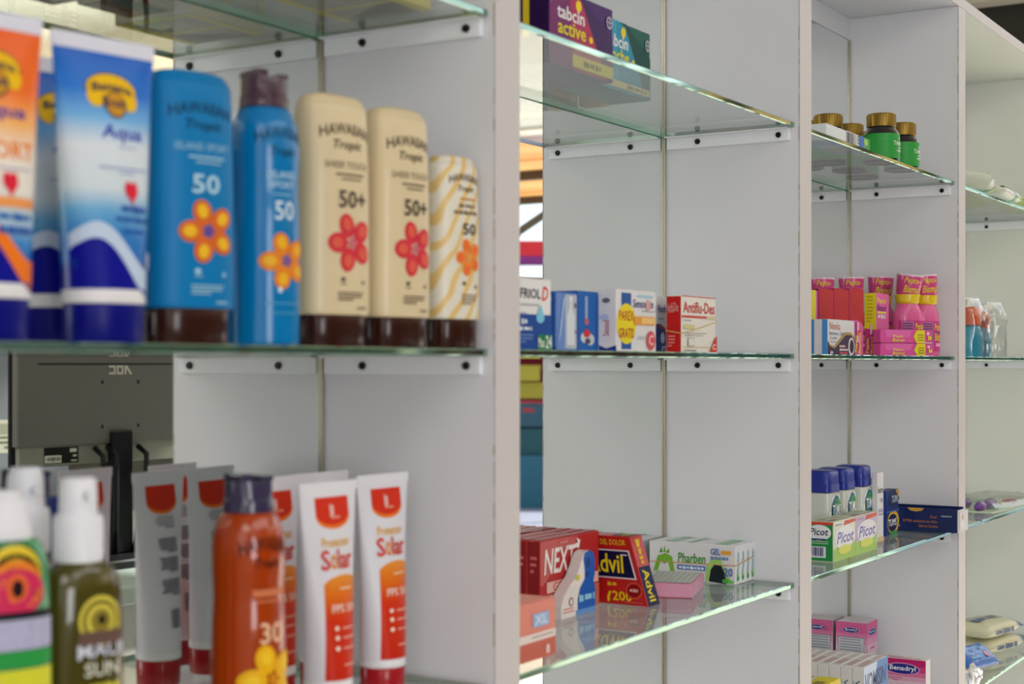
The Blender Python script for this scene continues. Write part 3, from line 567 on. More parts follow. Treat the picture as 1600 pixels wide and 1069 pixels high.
t = thing('lotion_bottle', 'orange lotion bottle with blue cap behind the olive oil bottle', 'bottle', (x, .762, H+ZL), -10)
loft('bottle_body', smooth_secs([(0, .02, .013, 2.4), (.002, .023, .016, 2.4), (.10, .023, .016, 2.4), (.125, .02, .014, 2.3), (.14, .012, .011, 2)], 4), M('c8741c', .3, coat=.3), t)
loft('cap', [(.139, .0145, .0140, 2), (.14, .015, .0145, 2), (.172, .0125, .012, 2), (.175, .0105, .010, 2)], M('22347e', .3, coat=.3), t)
# ================================================================== bay 1, upper shelf: cartons seen through the glass
def add_carton_row():
    z = H+ZU
    carton('carton', 'brown carton with white label, leftmost on the shelf above the sunscreens', (.725, .716, z), (.13, .06, .075), '8e4428', {'bottom': [R(.55, .45, .95, .85, 'e8e2da')]+Lines(.6, .55, .9, .8, 3, '6a5a54'), 'front': [R(.1, .3, .5, .7, 'e8e2da')], 'back': [R(.2, .3, .6, .75, 'e8e2da')]}, group='cartons above the sunscreens')
    carton('carton', 'brown and grey carton, middle one on the shelf above the sunscreens', (.862, .735, z), (.058, .05, .06), '8a4a30', {'bottom': [R(.05, .05, .95, .5, '4c4f4c')]+Lines(.1, .6, .8, .9, 3, 'c8bcb0'), 'back': Lines(.1, .2, .9, .8, 5, 'c8bcb0')}, group='cartons above the sunscreens')
    carton('carton', 'grey carton with yellow border, rightmost on the shelf above the sunscreens', (.933, .705, z), (.092, .085, .11), 'b4ae96', {'bottom': [R(0, 0, 1, .1, 'd2c44e'), R(0, .9, 1, 1, 'd2c44e'), R(0, 0, .06, 1, 'd2c44e'), R(.5, 0, .56, 1, 'd2c44e'), R(.15, .3, .42, .7, 'a6a49a')], 'front': [R(0, 0, 1, .12, 'd2c44e')], 'back': [R(0, 0, 1, .12, 'd2c44e'), R(0, 0, .08, 1, 'd2c44e'), R(.5, 0, .58, 1, 'd2c44e')], 'right': [R(0, 0, 1, .12, 'd2c44e')]}, group='cartons above the sunscreens')
add_carton_row()
# ================================================================== bay 2, upper shelf (seen from below)
z = H+ZU+.0006
TABC = lambda bg, w1, w2, l1, l2: [Pg([(0, 0), (1, 0), (1, .62), (.5, 1), (.2, 1), (0, .95)], bg), Pg([(0, .0), (.55, 0), (.38, 1), (.12, 1), (0, .9)], w1), Pg([(.36, .0), (.9, 0), (.48, .95), (.3, 1)], w2), E(.44, .86, .045, .075, 'f2d21c'), T(l1, .11, .62, .53, .80, 'f0eef2'), T(l2, .12, .42, .55, .60, 'e6d62c'), E(.63, .47, .03, .045, 'f2d21c'),
    E(.93, .80, .05, .085, 'c9c4d8'), E(.93, .80, .037, .066, bg), R(.925, .73, .935, .87, 'c9c4d8'), R(.895, .795, .965, .81, 'c9c4d8')]
TB = lambda c: {'bottom': [R(.02, .04, .98, .96, c)]}
carton('carton', 'purple carton with yellow and white lettering on the upper glass shelf', (1.263, .7315, z), (.1295, .05, .0745), '451a66', {
    'front': TABC('3d1c5c', '7a2a6c', 'b0305c', 'tabcin', 'active')+[Pg([(0, .78), (0, 1), (.13, 1)], 'e6c82c'), R(.33, .04, .98, .2, 'e2d22c'), T('~~~~~~', .5, .08, .78, .16, '7d6a1c', False), T('~~~~~~~~~~', .12, .28, .26, .35, 'd8b8d8', False)],
    'left': [R(.42, .36, .56, 1, 'e6c82c'), E(.2, .2, .1, .05, '8a70a8'), R(.1, .1, .3, .13, '8a70a8')]}, cols={'left': '2c0a46'}, group='cold remedy cartons on the upper shelf')
carton('carton', 'purple carton behind the one with yellow lettering', (1.262, .7835, z), (.1295, .046, .0745), '3c1458', {'left': [R(.4, .36, .54, 1, 'e6c82c')]}, group='cold remedy cartons on the upper shelf')
carton('carton', 'teal green carton beside the purple carton on the upper glass shelf', (1.394, .7465, z), (.1145, .05, .073), '0e5a50', {
    'front': TABC('0c4a44', '3aa0c0', '2f8fae', 'tabcin', 'noche')+[R(.1, .04, .96, .14, 'dccf8a'), T('~~~~~~', .5, .06, .9, .12, '7d6a3c', False)]}, group='cold remedy cartons on the upper shelf')
carton('carton', 'orange carton edge sticking out behind the teal carton', (1.497, .7995, z), (.018, .03, .058), 'c98a2c', {'front': [R(0, .25, 1, .6, '6a3a1c'), R(0, 0, 1, .15, 'e0c070')]})
# ------------------------------------------------------------------ bay 2, middle shelf
z = H+ZM
def fr(px0, px1, Y, ytop, depth, name='carton', z=z, **k):
    x0, x1 = GY(px0, Y), GY(px1, Y); w = x1*SN+Y*CS; h = (HOR-ytop)*w/FPX-(z-H); return (x0, Y, z), (x1-x0, depth, h)
p, s = fr(795, 861, .69, 438, .03)
carton('carton', 'white and blue carton with green corner, leftmost on the eye level shelf', p, s, 'e6e4e6', {
    'front': [R(0, 0, 1, .5, '1c4a9a'), T('ENFRIOL', .02, .72, .74, .86, '3a3a42'), T('D', .77, .70, .92, .9, 'e0483a', ital=.2), R(.1, .62, .7, .645, 'b0b0b8'), R(.1, .5, .4, .52, 'b0b0b8'), E(.72, .46, .1, .08, '7cc4e2'), Pg([(.64, .5), (.8, .5), (.73, .64)], '7cc4e2'), R(.66, 0, 1, .22, '1f7a4c'), T('Max', .66, .04, .82, .18, 'e8f0e8'), T('24', .84, .03, .99, .21, 'e8f0e8'), T('~~~', .26, .36, .4, .44, 'd8e0f0'), T('~~~~', .2, .27, .5, .33, 'd8e0f0', False)]+Lines(.1, .08, .55, .22, 3, '6a8ac8')}, group='cartons on the eye level shelf')
p, s = fr(869, 901, .70, 458, .036)
carton('carton', 'blue carton in shiny clear wrap with a silver spray picture', p, s, '2a62b4', {'front': [R(.02, .02, .98, .98, '6a8ccc'), R(.42, .04, .98, .96, 'b6bccb'), Pg([(.5, .1), (.88, .1), (.88, .6), (.76, .72), (.74, .86), (.64, .86), (.62, .72), (.5, .6)], 'd6dae4'), R(.62, .86, .76, .93, 'e8e8ee'), E(.9, .78, .05, .05, '4a4a62'), R(.88, .3, .94, .36, '8a4a62'), Pg([(.05, .1), (.2, .3), (.4, .9), (.3, .9)], '9fb8e2')],
       'left': [Pg([(.1, .1), (.3, .1), (.9, .9), (.7, .9)], '5f90d2'), R(.0, .0, 1, .05, '1c3a7a')]}, cols={'left': '2058ac'}, group='cartons on the eye level shelf', coat=.8)
p, s = fr(903, 938, .71, 457.5, .036)
carton('carton', 'blue carton with thermometer picture and red and white discs', p, s, '2a5cb0', {'front': [R(.0, .0, .82, 1, '2866b8'), Pg([(.3, .52), (.42, .52), (.42, .92), (.3, .92)], '9cb0cc'), E(.37, .5, .09, .06, 'c86a6a'), E(.28, .23, .18, .09, 'd0d4e0'), E(.5, .2, .2, .1, 'c6ccd8'), E(.36, .3, .15, .07, 'd23a48'), E(.4, .17, .12, .05, '5a5060'), R(.84, .02, .98, .96, '7a94cc')], 'left': Lines(.2, .2, .8, .8, 6, '7fa2d8')}, group='cartons on the eye level shelf', coat=.6)
p, s = fr(963, 1025, .69, 457, .022)
carton('carton', 'white carton with yellow oval sticker on the eye level shelf', p, s, 'dedbe0', {
    'front': [R(.12, .04, .36, .95, '2456a0'), E(.24, .45, .24, .33, 'e8d21c'), T('PAREX', .06, .50, .42, .66, 'b8402a', rot=0), T('GRATIS', .05, .22, .42, .38, 'b8402a'), T('Sensodrin', .4, .72, .92, .86, '5a5a8a', ital=.1), E(.78, .76, .06, .09, 'd8a0a0'), R(.5, .9, .9, .93, '9ccce2'), R(.6, .66, .95, .68, 'a8a8b0'), R(.42, .44, .94, .58, 'e29a3a'), R(.6, .46, .92, .56, 'ecc07a'), E(.84, .19, .11, .16, 'd8505a'), T('C', .78, .11, .9, .28, 'ecc8c4'), R(.5, .22, .68, .25, 'b8b8c0')],
    'left': [Pg([(0, 0), (1, 0), (1, .1), (.5, .05), (0, .12)], '2a3f8c'), T('Sensod', .35, .25, .65, .5, 'c06a7a', rot=90), E(.5, .82, .2, .04, '6a6a72'), E(.4, .55, .25, .05, 'b8c4e2')]}, group='cartons on the eye level shelf')
p, s = fr(975, 1043.5, .735, 465, .02)
carton('carton', 'white and navy carton mostly hidden behind the yellow sticker carton', p, s, 'cdc9d2', {'front': [T('~~~~~~', .45, .70, .72, .86, '5a4a8a'), T('Noche', .76, .72, .99, .86, '3a3a8a'), R(.76, .60, .9, .62, '8a8a98'), Pg([(.5, 0), (1, 0), (1, .40), (.8, .52), (.6, .5), (.5, .3)], '24377a'), Pg([(.7, .5), (.8, .52), (1, .40), (1, .32), (.84, .42)], '8a3a4a'), E(.86, .27, .05, .1, 'b8c4dc'), R(.84, .04, .96, .12, 'c0c8e0'), T('~~~', .86, .04, .96, .11, '24377a')]}, group='cartons on the eye level shelf')
x0, x1 = GY(1065, .70), GY(1118, .70); x0 += 0
an = carton('carton', 'red and white carton at right end of the eye level shelf with a rubber band', (x0, .70, z), (x1-x0, .0185, .0612), 'e4dfd8', {
    'front': [R(0, .985, 1, 1, 'c8302c'), T('Antiflu-Des', .04, .70, .96, .90, 'c43a34'), R(0, .615, .72, .655, 'cc4640'), R(.72, .6, 1, .66, 'd4c8a0'), R(.04, .56, .26, .575, '8a8a88'), R(.04, .42, .36, .49, 'd6c890'), R(.04, .34, .7, .352, 'a8a49c'), R(.04, .30, .6, .312, 'a8a49c'), R(.16, .12, .34, .26, '9a9890'), R(.17, .13, .33, .25, 'e0dcd6'), R(0, .095, 1, .105, 'c8ac4a'), R(.04, .03, .4, .05, '8a8a88'), Pg([(.78, 0), (1, 0), (1, .3), (.97, .3)], 'd23a34'), T('C', .86, .06, .97, .16, 'f2dcd6')],
    'left': [T('Antiflu', .1, .70, .5, .88, 'e29a94'), T('Des', .52, .72, .8, .88, 'e29a94')]+Lines(.15, .08, .6, .3, 4, 'e28a84')}, cols={'left': 'c4201e'}, group='cartons on the eye level shelf')
dx = x1-x0
bm = tube_bm([(-.0005, .019, .024), (-.0007, -.0006, .0205), (dx*.5, -.0007, .027), (dx+.0007, -.0006, .0345), (dx+.0007, .019, .034)], .0005, 6); mesh_obj('rubber_band', bm, M('d2b870', .6), an)
# ------------------------------------------------------------------ bay 2, lower shelf
z = H+ZL
carton('carton', 'salmon coloured flat carton at the left front of the lower shelf', (1.0895, .6855, z), (.1052, .05, .0505), 'e2897a', {'front': [R(0, 0, 1, .32, 'cf6a5a'), R(0, .32, 1, .46, 'ecdcd8'), R(.6, .38, .96, .41, 'b8a8a8'), R(.62, .56, .88, .80, '9cb8e2'), T('XL', .64, .6, .86, .77, 'd8e4f4'), E(.86, .14, .03, .08, 'f0d0c8'), R(.83, .06, .89, .1, 'f0d0c8')], 'top': [R(.05, .1, .5, .9, 'd87a6a')]}, group='red toned cartons on the lower shelf')
NX = [R(0, .0, 1, .30, 'c8685c'), T('NEXT', .06, .56, .58, .88, 'f0e8e6', ital=.15), Pg([(.5, .86), (.62, .9), (.6, .96), (.66, .92), (.64, .82)], 'f0e8e6'), R(.1, .32, .98, .46, 'e8b8b0'), T('GRIPA', .2, .33, .55, .45, 'cc5a52'), R(.14, .24, .5, .29, 'e8b8b0'), R(.3, .93, .44, .95, 'd88a84')]
x0, x1 = GY(838, .79), GY(930, .79)
for k, nm in enumerate(('red carton with white lettering, front one of the wrapped row on the lower shelf', 'red carton right behind the front one of the wrapped row', 'red carton at the back of the wrapped row against the mirror')):
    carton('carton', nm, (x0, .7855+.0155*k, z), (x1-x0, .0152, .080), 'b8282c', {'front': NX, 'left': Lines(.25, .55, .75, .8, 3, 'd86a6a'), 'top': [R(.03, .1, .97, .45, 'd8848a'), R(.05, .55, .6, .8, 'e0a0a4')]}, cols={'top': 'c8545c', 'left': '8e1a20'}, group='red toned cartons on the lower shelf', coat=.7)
# folded display card with waisted outline, white left half and blue right half
x0, x1 = GY(877, .7705), GY(930, .7705); t = thing('display_carton', 'waisted white and blue carton standing in front of the red cartons', 'box', (x0, .7705, z))
Wd = x1-x0; hs = .0645
prof = [(0, 0), (0, .2), (.08, .36), (.25, .5), (.42, .62), (.52, .74), (.6, .88), (.68, .97), (.8, 1), (.93, .96), (.98, .85), (.98, .6), (.94, .5), (.98, .4), (1, .3), (1, 0)]
def slab(pts, y0, y1, name, mat, parent):
    bm = bmesh.new(); A = [bm.verts.new((u*Wd, y0, v*hs)) for u, v in pts]; B = [bm.verts.new((u*Wd, y1, v*hs)) for u, v in pts]
    bm.faces.new(A); bm.faces.new(B[::-1])
    for i in range(len(pts)): bm.faces.new((A[i], B[i], B[(i+1) % len(pts)], A[(i+1) % len(pts)]))
    bmesh.ops.recalc_face_normals(bm, faces=bm.faces); return mesh_obj(name, bm, mat, parent)
slab(prof, 0, .0125, 'carton_body', M('dcd2d2', .35, coat=.3), t)
print_mesh('blue_panel', [Pg([(.47, 0), (1, 0), (1, .3), (.98, .4), (.94, .5), (.98, .6), (.98, .85), (.93, .96), (.8, 1), (.68, .97), (.64, .88), (.68, .7), (.68, .56), (.54, .42), (.47, .26)], '0f58b4'), E(.78, .8, .07, .09, '143c80'), E(.75, .62, .05, .05, '143c80'), R(.42, 0, 1, .08, '5f8fd0'), T('~~~~', .5, .2, .96, .32, '8ac0e0', ital=.2)], lambda u, v, o: (u*Wd, -o, v*hs), t)
print_mesh('front_print', [E(.28, .24, .07, .07, '8a5a4a'), E(.28, .24, .045, .05, 'd8cfcf'), R(.06, .13, .34, .15, 'd88a84'), R(.06, .08, .36, .10, 'd88a84'), E(.47, .6, .06, .05, 'd8c84a')], lambda u, v, o: (u*Wd, -o, v*hs), t)
# trapezoid red carton turned to face left
t = thing('trapezoid_carton', 'red trapezoid carton with navy panel and yellow lettering', 'box', (1.4735, .731, z), 0, 'red toned cartons on the lower shelf'); t['group'] = 'red toned cartons on the lower shelf'
Dp, tw, hh = .098, .028, .0735; ins = .0225
tz = [(0, 0), (ins, hh), (Dp-ins, hh), (Dp, 0)]
bm = bmesh.new(); A = [bm.verts.new((0, y, zz)) for y, zz in tz]; B = [bm.verts.new((tw, y, zz)) for y, zz in tz]
bm.faces.new(A); bm.faces.new(B[::-1])
for i in range(4): bm.faces.new((A[i], B[i], B[(i+1) % 4], A[(i+1) % 4]))
bmesh.ops.recalc_face_normals(bm, faces=bm.faces); bmesh.ops.bevel(bm, geom=bm.edges[:], offset=.0007, segments=1, affect='EDGES')
mesh_obj('carton_body', bm, M('b81c1a', .35, coat=.3), t)
# u runs from the back (0) to the front (1) on the left-looking face
side = lambda u, v, o: (-o, Dp*(1-u), v*hh)
print_mesh('front_print', [Pg([(.13, .38), (.86, .38), (.76, .80), (.2, .80)], 'd8ccd4'), Pg([(.15, .40), (.835, .40), (.745, .78), (.215, .78)], '12143c'), T('Advil', .26, .46, .70, .74, 'e8cf1c', ital=-.12), T('FIN DEL DOLOR', .3, .87, .72, .95, 'e0b428', ital=-.1), R(.66, .72, .74, .74, 'c8c4d0'), T('~~~', .5, .27, .62, .33, 'd8a828', ital=-.1), Pg([(.5, .04), (.5, .12), (.52, .19), (.55, .19), (.53, .12), (.53, .04)], 'e0c21c'), T('200', .56, .06, .80, .2, 'e0c21c', ital=-.1),
    E(.83, .22, .105, .125, 'cf4a3a'), E(.83, .22, .085, .1, '8a1010'), T('~~~~~', .78, .2, .88, .25, 'd8a8a0'), R(.72, .045, .94, .055, 'd86a5a')], side, t)
def slope(front):
    if front: return lambda u, v, o: (u*tw, ins*v-o, v*hh+o*.3)
    return lambda u, v, o: (tw*(1-u), Dp-ins*v+o, v*hh+o*.3)
print_mesh('slope_print', [R(.02, .0, .98, .56, '1c2450'), T('Advil', .25, .06, .75, .52, 'e8cf1c', rot=-90), T('~~~~~~', .3, .60, .65, .95, 'e0b428', rot=-90)], slope(True), t)
print_mesh('slope_print', [R(.02, .0, .98, .5, '1c2450'), R(.02, .8, .98, 1, '1c2450'), T('Advil', .25, .06, .75, .48, 'e8cf1c', rot=-90)], slope(False), t)
print_mesh('top_print', [R(.1, .05, .9, .45, '1c2450'), T('Advil', .2, .1, .8, .4, 'e8cf1c')], lambda u, v, o: (u*tw, ins+(Dp-2*ins)*v, hh+o), t)
# four white and green cartons held with a rubber band
PH = [Pg([(.05, .22), (.10, .62), (.19, .70), (.27, .62), (.30, .22), (.25, .22), (.22, .5), (.18, .4), (.14, .5), (.1, .22)], '7ab23c'), Pg([(.12, .70), (.145, .86), (.16, .72)], '5a9a2c'), Pg([(.165, .72), (.185, .9), (.20, .72)], '7ab23c'), Pg([(.205, .72), (.235, .84), (.235, .70)], '5a9a2c'), T('Pharben', .34, .48, .66, .74, '4a9a3a', ital=.1), R(.335, .30, .655, .42, '2c66b4'), T('~~~~~~~~~~~', .35, .32, .64, .40, 'dce6f4', False), Pg([(.66, 0), (.67, .4), (.73, .62), (.83, .62), (.9, .3), (.95, .05), (.9, .1), (.84, .5), (.74, .5), (.70, .1)], '9ac86a'), Pg([(.70, .04), (.72, .35), (.76, .48), (.84, .47), (.88, .28), (.90, .0), (.8, -.02+.04)], '20262c')]
PF = [E(.08, .2, .02, .05, '9ac86a')]
PE = lambda: [T('Pharben', .22, .30, .62, .82, '4a9ab0', rot=90), E(.4, .16, .25, .08, '4a9a5a'), E(.35, .24, .2, .05, '8ac06a')]
x0 = 1.6752; ps = .0148
SP = PH+[T('GEL', .72, .74, .83, .90, '3a5ab0'), R(.84, .76, .95, .86, 'e0a03a'), T('~~~~~~~', .72, .62, .92, .70, '6a8ab8', False), T('20', .87, .20, .97, .42, '3a66b0'), E(.90, .08, .05, .06, '4aa04a'), E(.95, .07, .035, .045, '6ab84a')]
for k, nm in enumerate(('white and green carton with leaf emblem, front one of four banded together', 'white and green banded carton, second of the four', 'white and green banded carton, third of the four', 'white and green banded carton, last of the four beside the upright')):
    t = carton('carton', nm, (x0+ps*k, .717, z), (ps-.0004, .113, .0455), 'dcdce0', {'left': SP if k == 0 else [], 'front': PE(), 'top': [R(.1, .1, .9, .25, 'a8d0b0'), R(.1, .5, .9, .56, 'a8d0b0'), R(.1, .7, .9, .82, 'b8d8c0')]}, group='white and green banded cartons')
rb = tube_bm([(x0-.0006, .828, z+.021), (x0-.0007, .7163, z+.0225), (x0+.03, .7161, z+.026), (x0+ps*4+.0004, .7163, z+.029), (x0+ps*4+.0004, .828, z+.028)], .0006, 6)
tag(mesh_obj('rubber_band', rb, M('c8a060', .6)), 'tan rubber band around the white and green cartons', 'rubber band')
carton('carton', 'flat pink and white carton lying in front of the white and green cartons', (1.5507, .7153, z), (.098, .062, .0162), 'd79ab6', {'front': [R(.02, .1, .98, .9, 'd2a0bc')], 'left': [R(0, 0, 1, .06, '9a3048')], 'top': [R(.02, .03, .98, .97, 'bfc0bd')]+[R(.06, .1+.1*i, .9, .14+.1*i, 'aab4b0') for i in range(8)], 'right': Lines(.2, .2, .8, .8, 3, 'b87a98')}, rz=17)
# ================================================================== bay 3, upper shelf: jars
z = H+ZU
BLK = M('16121a', .15, coat=.6); GOLD = M('8f7434', .32, .75)
def jar(px, Y, label, pr=True, rz=-25):
    x = GY(px, Y); t = thing('supplement_jar', label, 'jar', (x, Y, z), rz, 'gold capped jars'); r, h = .0255, .0685
    SS = smooth_secs([(0, r*.94, r*.94, 2), (.0015, r, r, 2), (.034, r, r, 2), (.041, r*.95, r*.95, 2), (.047, r*.8, r*.8, 2), (.0495, r*.74, r*.74, 2)], 4)
    loft('jar_body', SS, BLK, t)
    b = loft('label_band', [(.0035, r+.0003, r+.0003, 2), (.0385, r+.0003, r+.0003, 2)], M('2f9e43', .4), t, cap=False)
    cp = loft('cap', [(.0495, r*.78, r*.78, 2), (.05, r*.8, r*.8, 2), (.0665, r*.8, r*.8, 2), (.068, r*.77, r*.77, 2), (h, r*.7, r*.7, 2)], GOLD, t, 48)
    bm = bmesh.new()
    for k in range(40):
        g = box(bm, r*.795, r*.81, -.0006, .0006, .051, .066); bmesh.ops.transform(bm, matrix=Matrix.Rotation(2*math.pi*k/40, 4, 'Z'), verts=list({v for f in g for v in f.verts}))
    q = mesh_obj('cap_ribs', bm, GOLD, cp); q['kind'] = 'stuff'
    if pr: print_mesh('lettering', [E(.42, .46, .06, .03, 'e4f0e4'), T('TAMARI', -.12, .32, .96, .41, 'e4f0e4'), T('~~~~~', .25, .25, .7, .295, 'd0e8d0', False), T('~~~~~~~~', .12, .19, .76, .235, 'd0e8d0', False), R(-.98, .43, -.1, .436, '56b866')], loft_map([(0, r+.0004, r+.0004, 2), (h, r+.0004, r+.0004, 2)], r, h), t, 30)
    return t
jar(1377, .6915, 'green labelled jar with gold cap nearest the shelf edge')
jar(1409, .6925, 'green labelled jar with gold cap, rightmost of the jars')
jar(1294, .758, 'gold capped black jar standing behind the flat white carton', True)
jar(1327, .762, 'small looking gold capped jar between the two big ones')
jar(1347, .772, 'gold capped jar in the back row just left of the front green jar')
jar(1260, .806, 'gold capped jar mostly hidden by the upright of the next bay')
carton('carton', 'flat white, blue and green carton with barcodes lying before the jars', (1.885, .682, z+.0006), (.170, .038, .0215), 'dfe3e6', {
    'front': [R(0, 0, 1, .12, '3f6fb4'), R(.44, 0, .66, 1, 'e8e8e8'), R(.74, .0, .86, 1, '3f6fc4'), R(.88, .0, 1, 1, '37a44c'), E(.90, .7, .05, .2, 'a8d83c')]+Bars(.45, .2, .62, .95, '3a3a3c', 12)+Lines(.67, .3, .73, .9, 3, '6a6a72'),
    'bottom': [R(0, 0, 1, 1, '6d93cf'), R(.44, .1, .66, .9, 'e2e0dc'), R(.84, .0, 1, 1, '4fae62'), R(.3, .1, .4, .9, 'd0d8e8')]+Bars(.46, .55, .64, .85, '77777a', 10)+Bars(.46, .15, .64, .45, '77777a', 10)})
# ------------------------------------------------------------------ bay 3, middle shelf
z = H+ZM
p, s = fr(1293, 1335, .69, 502, .026)
carton('carton', 'white carton with brown swoosh in front of the pink and red cartons', p, s, 'd6d4da', {'front': [T('Nineka', .07, .72, .46, .93, 'c8584a', False), T('Nutrition, Cafe', .06, .55, .58, .66, '5a5a7a', False), T('y Leche', .08, .42, .32, .53, '5a5a7a', False), R(.08, .36, .3, .38, '8a8a98'), Pg([(0, .42), (.06, .3), (.22, .24), (.42, .44), (.62, .66), (.85, .66), (1, .5), (1, 0), (0, 0)], 'a88a4a'), Pg([(0, .38), (.06, .25), (.24, .18), (.45, .38), (.65, .58), (.85, .58), (1, .42), (1, 0), (0, 0)], '3a2844'), E(.86, .25, .12, .26, 'd8d0d8'), E(.87, .25, .08, .2, '3a2028'), R(.4, .22, .62, .28, 'd0a8b0'), R(.4, .12, .72, .18, 'd0b8c0'), R(.4, .03, .7, .08, 'c8485a'), T('~~~', .06, .02, .16, .12, 'd8c8d8')],
    'left': [R(0, 0, .3, 1, '4a84c4'), R(.72, 0, 1, 1, '4a8ad0')]}, rz=0)
RP = lambda: [Pg([(0, .52), (0, 1), (1, 1), (1, .44), (.82, .5), (.5, .54)], 'b8141a')]+Lines(.24, .6, .78, .92, 9, 'c43634', .22)+[R(.45, .2, .62, .5, 'e8a0c8'), E(.6, .34, .12, .04, 'd8382c'), T('Pepto', .3, .05, .5, .3, 'e2cf3a', rot=90), T('Bismol', .54, .03, .74, .34, 'e2cf3a', rot=90)]
for k, (a, b_) in enumerate(((1279.5, 1302), (1303.5, 1326), (1327.5, 1349))):
    p, s = fr(a, b_, .722, 453, .05)
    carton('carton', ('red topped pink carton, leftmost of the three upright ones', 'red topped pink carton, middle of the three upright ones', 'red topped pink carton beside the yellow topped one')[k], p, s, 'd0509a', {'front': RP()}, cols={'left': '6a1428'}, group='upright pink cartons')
p, s = fr(1255, 1278, .722, 454, .05)
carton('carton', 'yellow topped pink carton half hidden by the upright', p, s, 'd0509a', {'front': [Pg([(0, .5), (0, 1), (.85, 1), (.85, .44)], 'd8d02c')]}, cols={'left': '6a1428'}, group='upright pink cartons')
x0 = GY(1369, .722)
carton('carton', 'yellow topped pink carton standing at right end of the upright row', (x0, .722, z), (.06, .0175, .0925), 'de62a6', {
    'left': [Pg([(0, .44), (0, 1), (1, 1), (1, .40), (.5, .43)], 'dcd42c')]+Lines(.2, .5, .75, .95, 8, 'b0a828', .3)+[T('Pepto', .15, .04, .45, .28, 'e2cf3a', rot=90), T('Bismol', .52, .04, .82, .30, 'e2cf3a', rot=90), R(.5, .34, .7, .5, 'ecb0d0')],
    'front': [T('Pepto', .08, .82, .75, .93, 'e8d83a'), T('Bismol', .08, .72, .75, .82, '7a3a8a'), R(.08, .68, .75, .71, 'e8d83a'), T('~~~~~', .1, .6, .7, .67, 'ecd0dc', False), R(.1, .38, .3, .4, 'f0b0d0'), R(.1, .32, .5, .36, 'e8b04a'), R(.1, .2, .6, .24, 'e8b04a')]}, cols={'left': 'c03a86'}, group='upright pink cartons')
PINK = M('e0629e', .28, coat=.3); CUPM = M('d2458a', .3, coat=.5); YEL = M('e6c81c', .3, coat=.4)
def pepto(px, Y, label, tilt=0, h=.1265, rz=-30, sc=1):
    x = GY(px, Y); t = thing('medicine_bottle', label, 'bottle', (x, Y, z), rz, 'pink medicine bottles with dosing cups'); t.scale = (sc, sc, sc)
    a, b = .0255, .0165
    SS = smooth_secs([(0, a*.93, b*.93, 2.4), (.002, a, b, 2.4), (.05, a, b, 2.3), (.066, a*.96, b*.97, 2.2), (.078, a*.72, b*.85, 2), (.083, .0135, .0128, 2)], 5)
    loft('bottle_body', SS, PINK, t)
    fm = loft_map(SS, a, h)
    loft('shrink_ring', [(.080, .0158, .0150, 2), (.082, .0178, .0168, 2), (.0865, .0185, .0175, 2), (.088, .0176, .0166, 2), (.0935, .0200, .0190, 2), (.0945, .0196, .0186, 2)], YEL, t, 30, angle=60)
    cp = loft('dosing_cup', [(0, .0168, .0160, 2), (.001, .0176, .0168, 2), (.0265, .0204, .0194, 2), (.028, .0202, .0192, 2), (.0280, .018, .0172, 2), (.006, .0145, .014, 2)], CUPM, t, 36)
    cp.location = (0, 0, .0935); cp.scale = (1, 1, 1.14); cp.rotation_euler = (math.radians(tilt), math.radians(tilt), math.radians(-22))
    print_mesh('cup_print', [T('Pepto-', -.75, .52, .6, .90, 'e8d03a', ital=.1), T('Bismol', -.7, .14, .68, .5, 'e8d03a', ital=.1)], loft_map([(0, .0177, .0169, 2), (.0275, .0206, .0196, 2)], .0175, .0275), cp, 30)
    w = loft('cup_rim', [(.0262, .0206, .0196, 2), (.0284, .0206, .0196, 2), (.0285, .0184, .0174, 2), (.0262, .0184, .0174, 2)], M('e8d4e0', .3), cp, 36)
    print_mesh('label_print', [R(-.95, .06, .9, .43, 'cc3c8a'), R(-.85, .08, -.1, .42, 'c079a8'), R(-.82, .09, -.14, .41, 'b06a98')]+Lines(-.8, .1, -.16, .4, 10, '7a4a78')+[T('Pepto-', .0, .30, .84, .40, 'e8d03a', ital=.1), T('Bismol', .0, .19, .88, .29, 'e8d03a', ital=.1), R(.05, .285, .8, .296, '4a2c6a'), R(.1, .12, .8, .16, 'f0a8cc')], fm, t, 30)
    return t
pepto(1418, .7125, 'pink medicine bottle with yellow shrink ring, nearest behind the flat pink cartons', 6)
pepto(1446, .699, 'pink medicine bottle with tilted cup, rightmost beside the upright', -3, rz=-20)
pepto(1375, .768, 'pink medicine bottle whose cup shows above the yellow topped carton', 2)
pepto(1330, .79, 'pink medicine bottle whose cup shows above the red topped cartons', 0, sc=.965)
pepto(1284, .795, 'pink medicine bottle whose cup shows at left by the upright', 0, sc=.915)
DSP = [T('Pepto-Bismol', .18, .68, .42, .86, 'f0b8d4', False), Pg([(.06, 1), (.1, .45), (.55, .45), (.6, 1)], 'e06ab0'), T('Pepto', .24, .36, .42, .62, 'e8d83a'), T('Bismol', .22, .1, .44, .36, 'e8d83a'), Pg([(.62, .5), (.68, 1), (.84, 1), (.84, 0), (.68, 0)], 'e2d22c'), R(.70, .6, .82, .68, '8a8a3c'), R(.70, .4, .82, .48, '8a8a3c'), R(.70, .2, .82, .28, '8a8a3c'), E(.9, .75, .03, .12, 'f0c0d8'), T('~~~', .9, .25, .97, .6, 'e8d83a'), R(.8, .0, .99, .05, 'f8e0ea')]
yl, yr = .711, .668; pl, pr_ = GY(1376, yl), GY(1458, yr)
ang = math.degrees(math.atan2(yr-yl, pr_-pl)); ln = math.hypot(pr_-pl, yr-yl)
carton('carton', 'flat pink carton with yellow end, lower of the two lying ones', (pl, yl, z), (ln, .014, .0182), 'd9549f', {'front': DSP}, rz=ang, group='flat pink cartons')
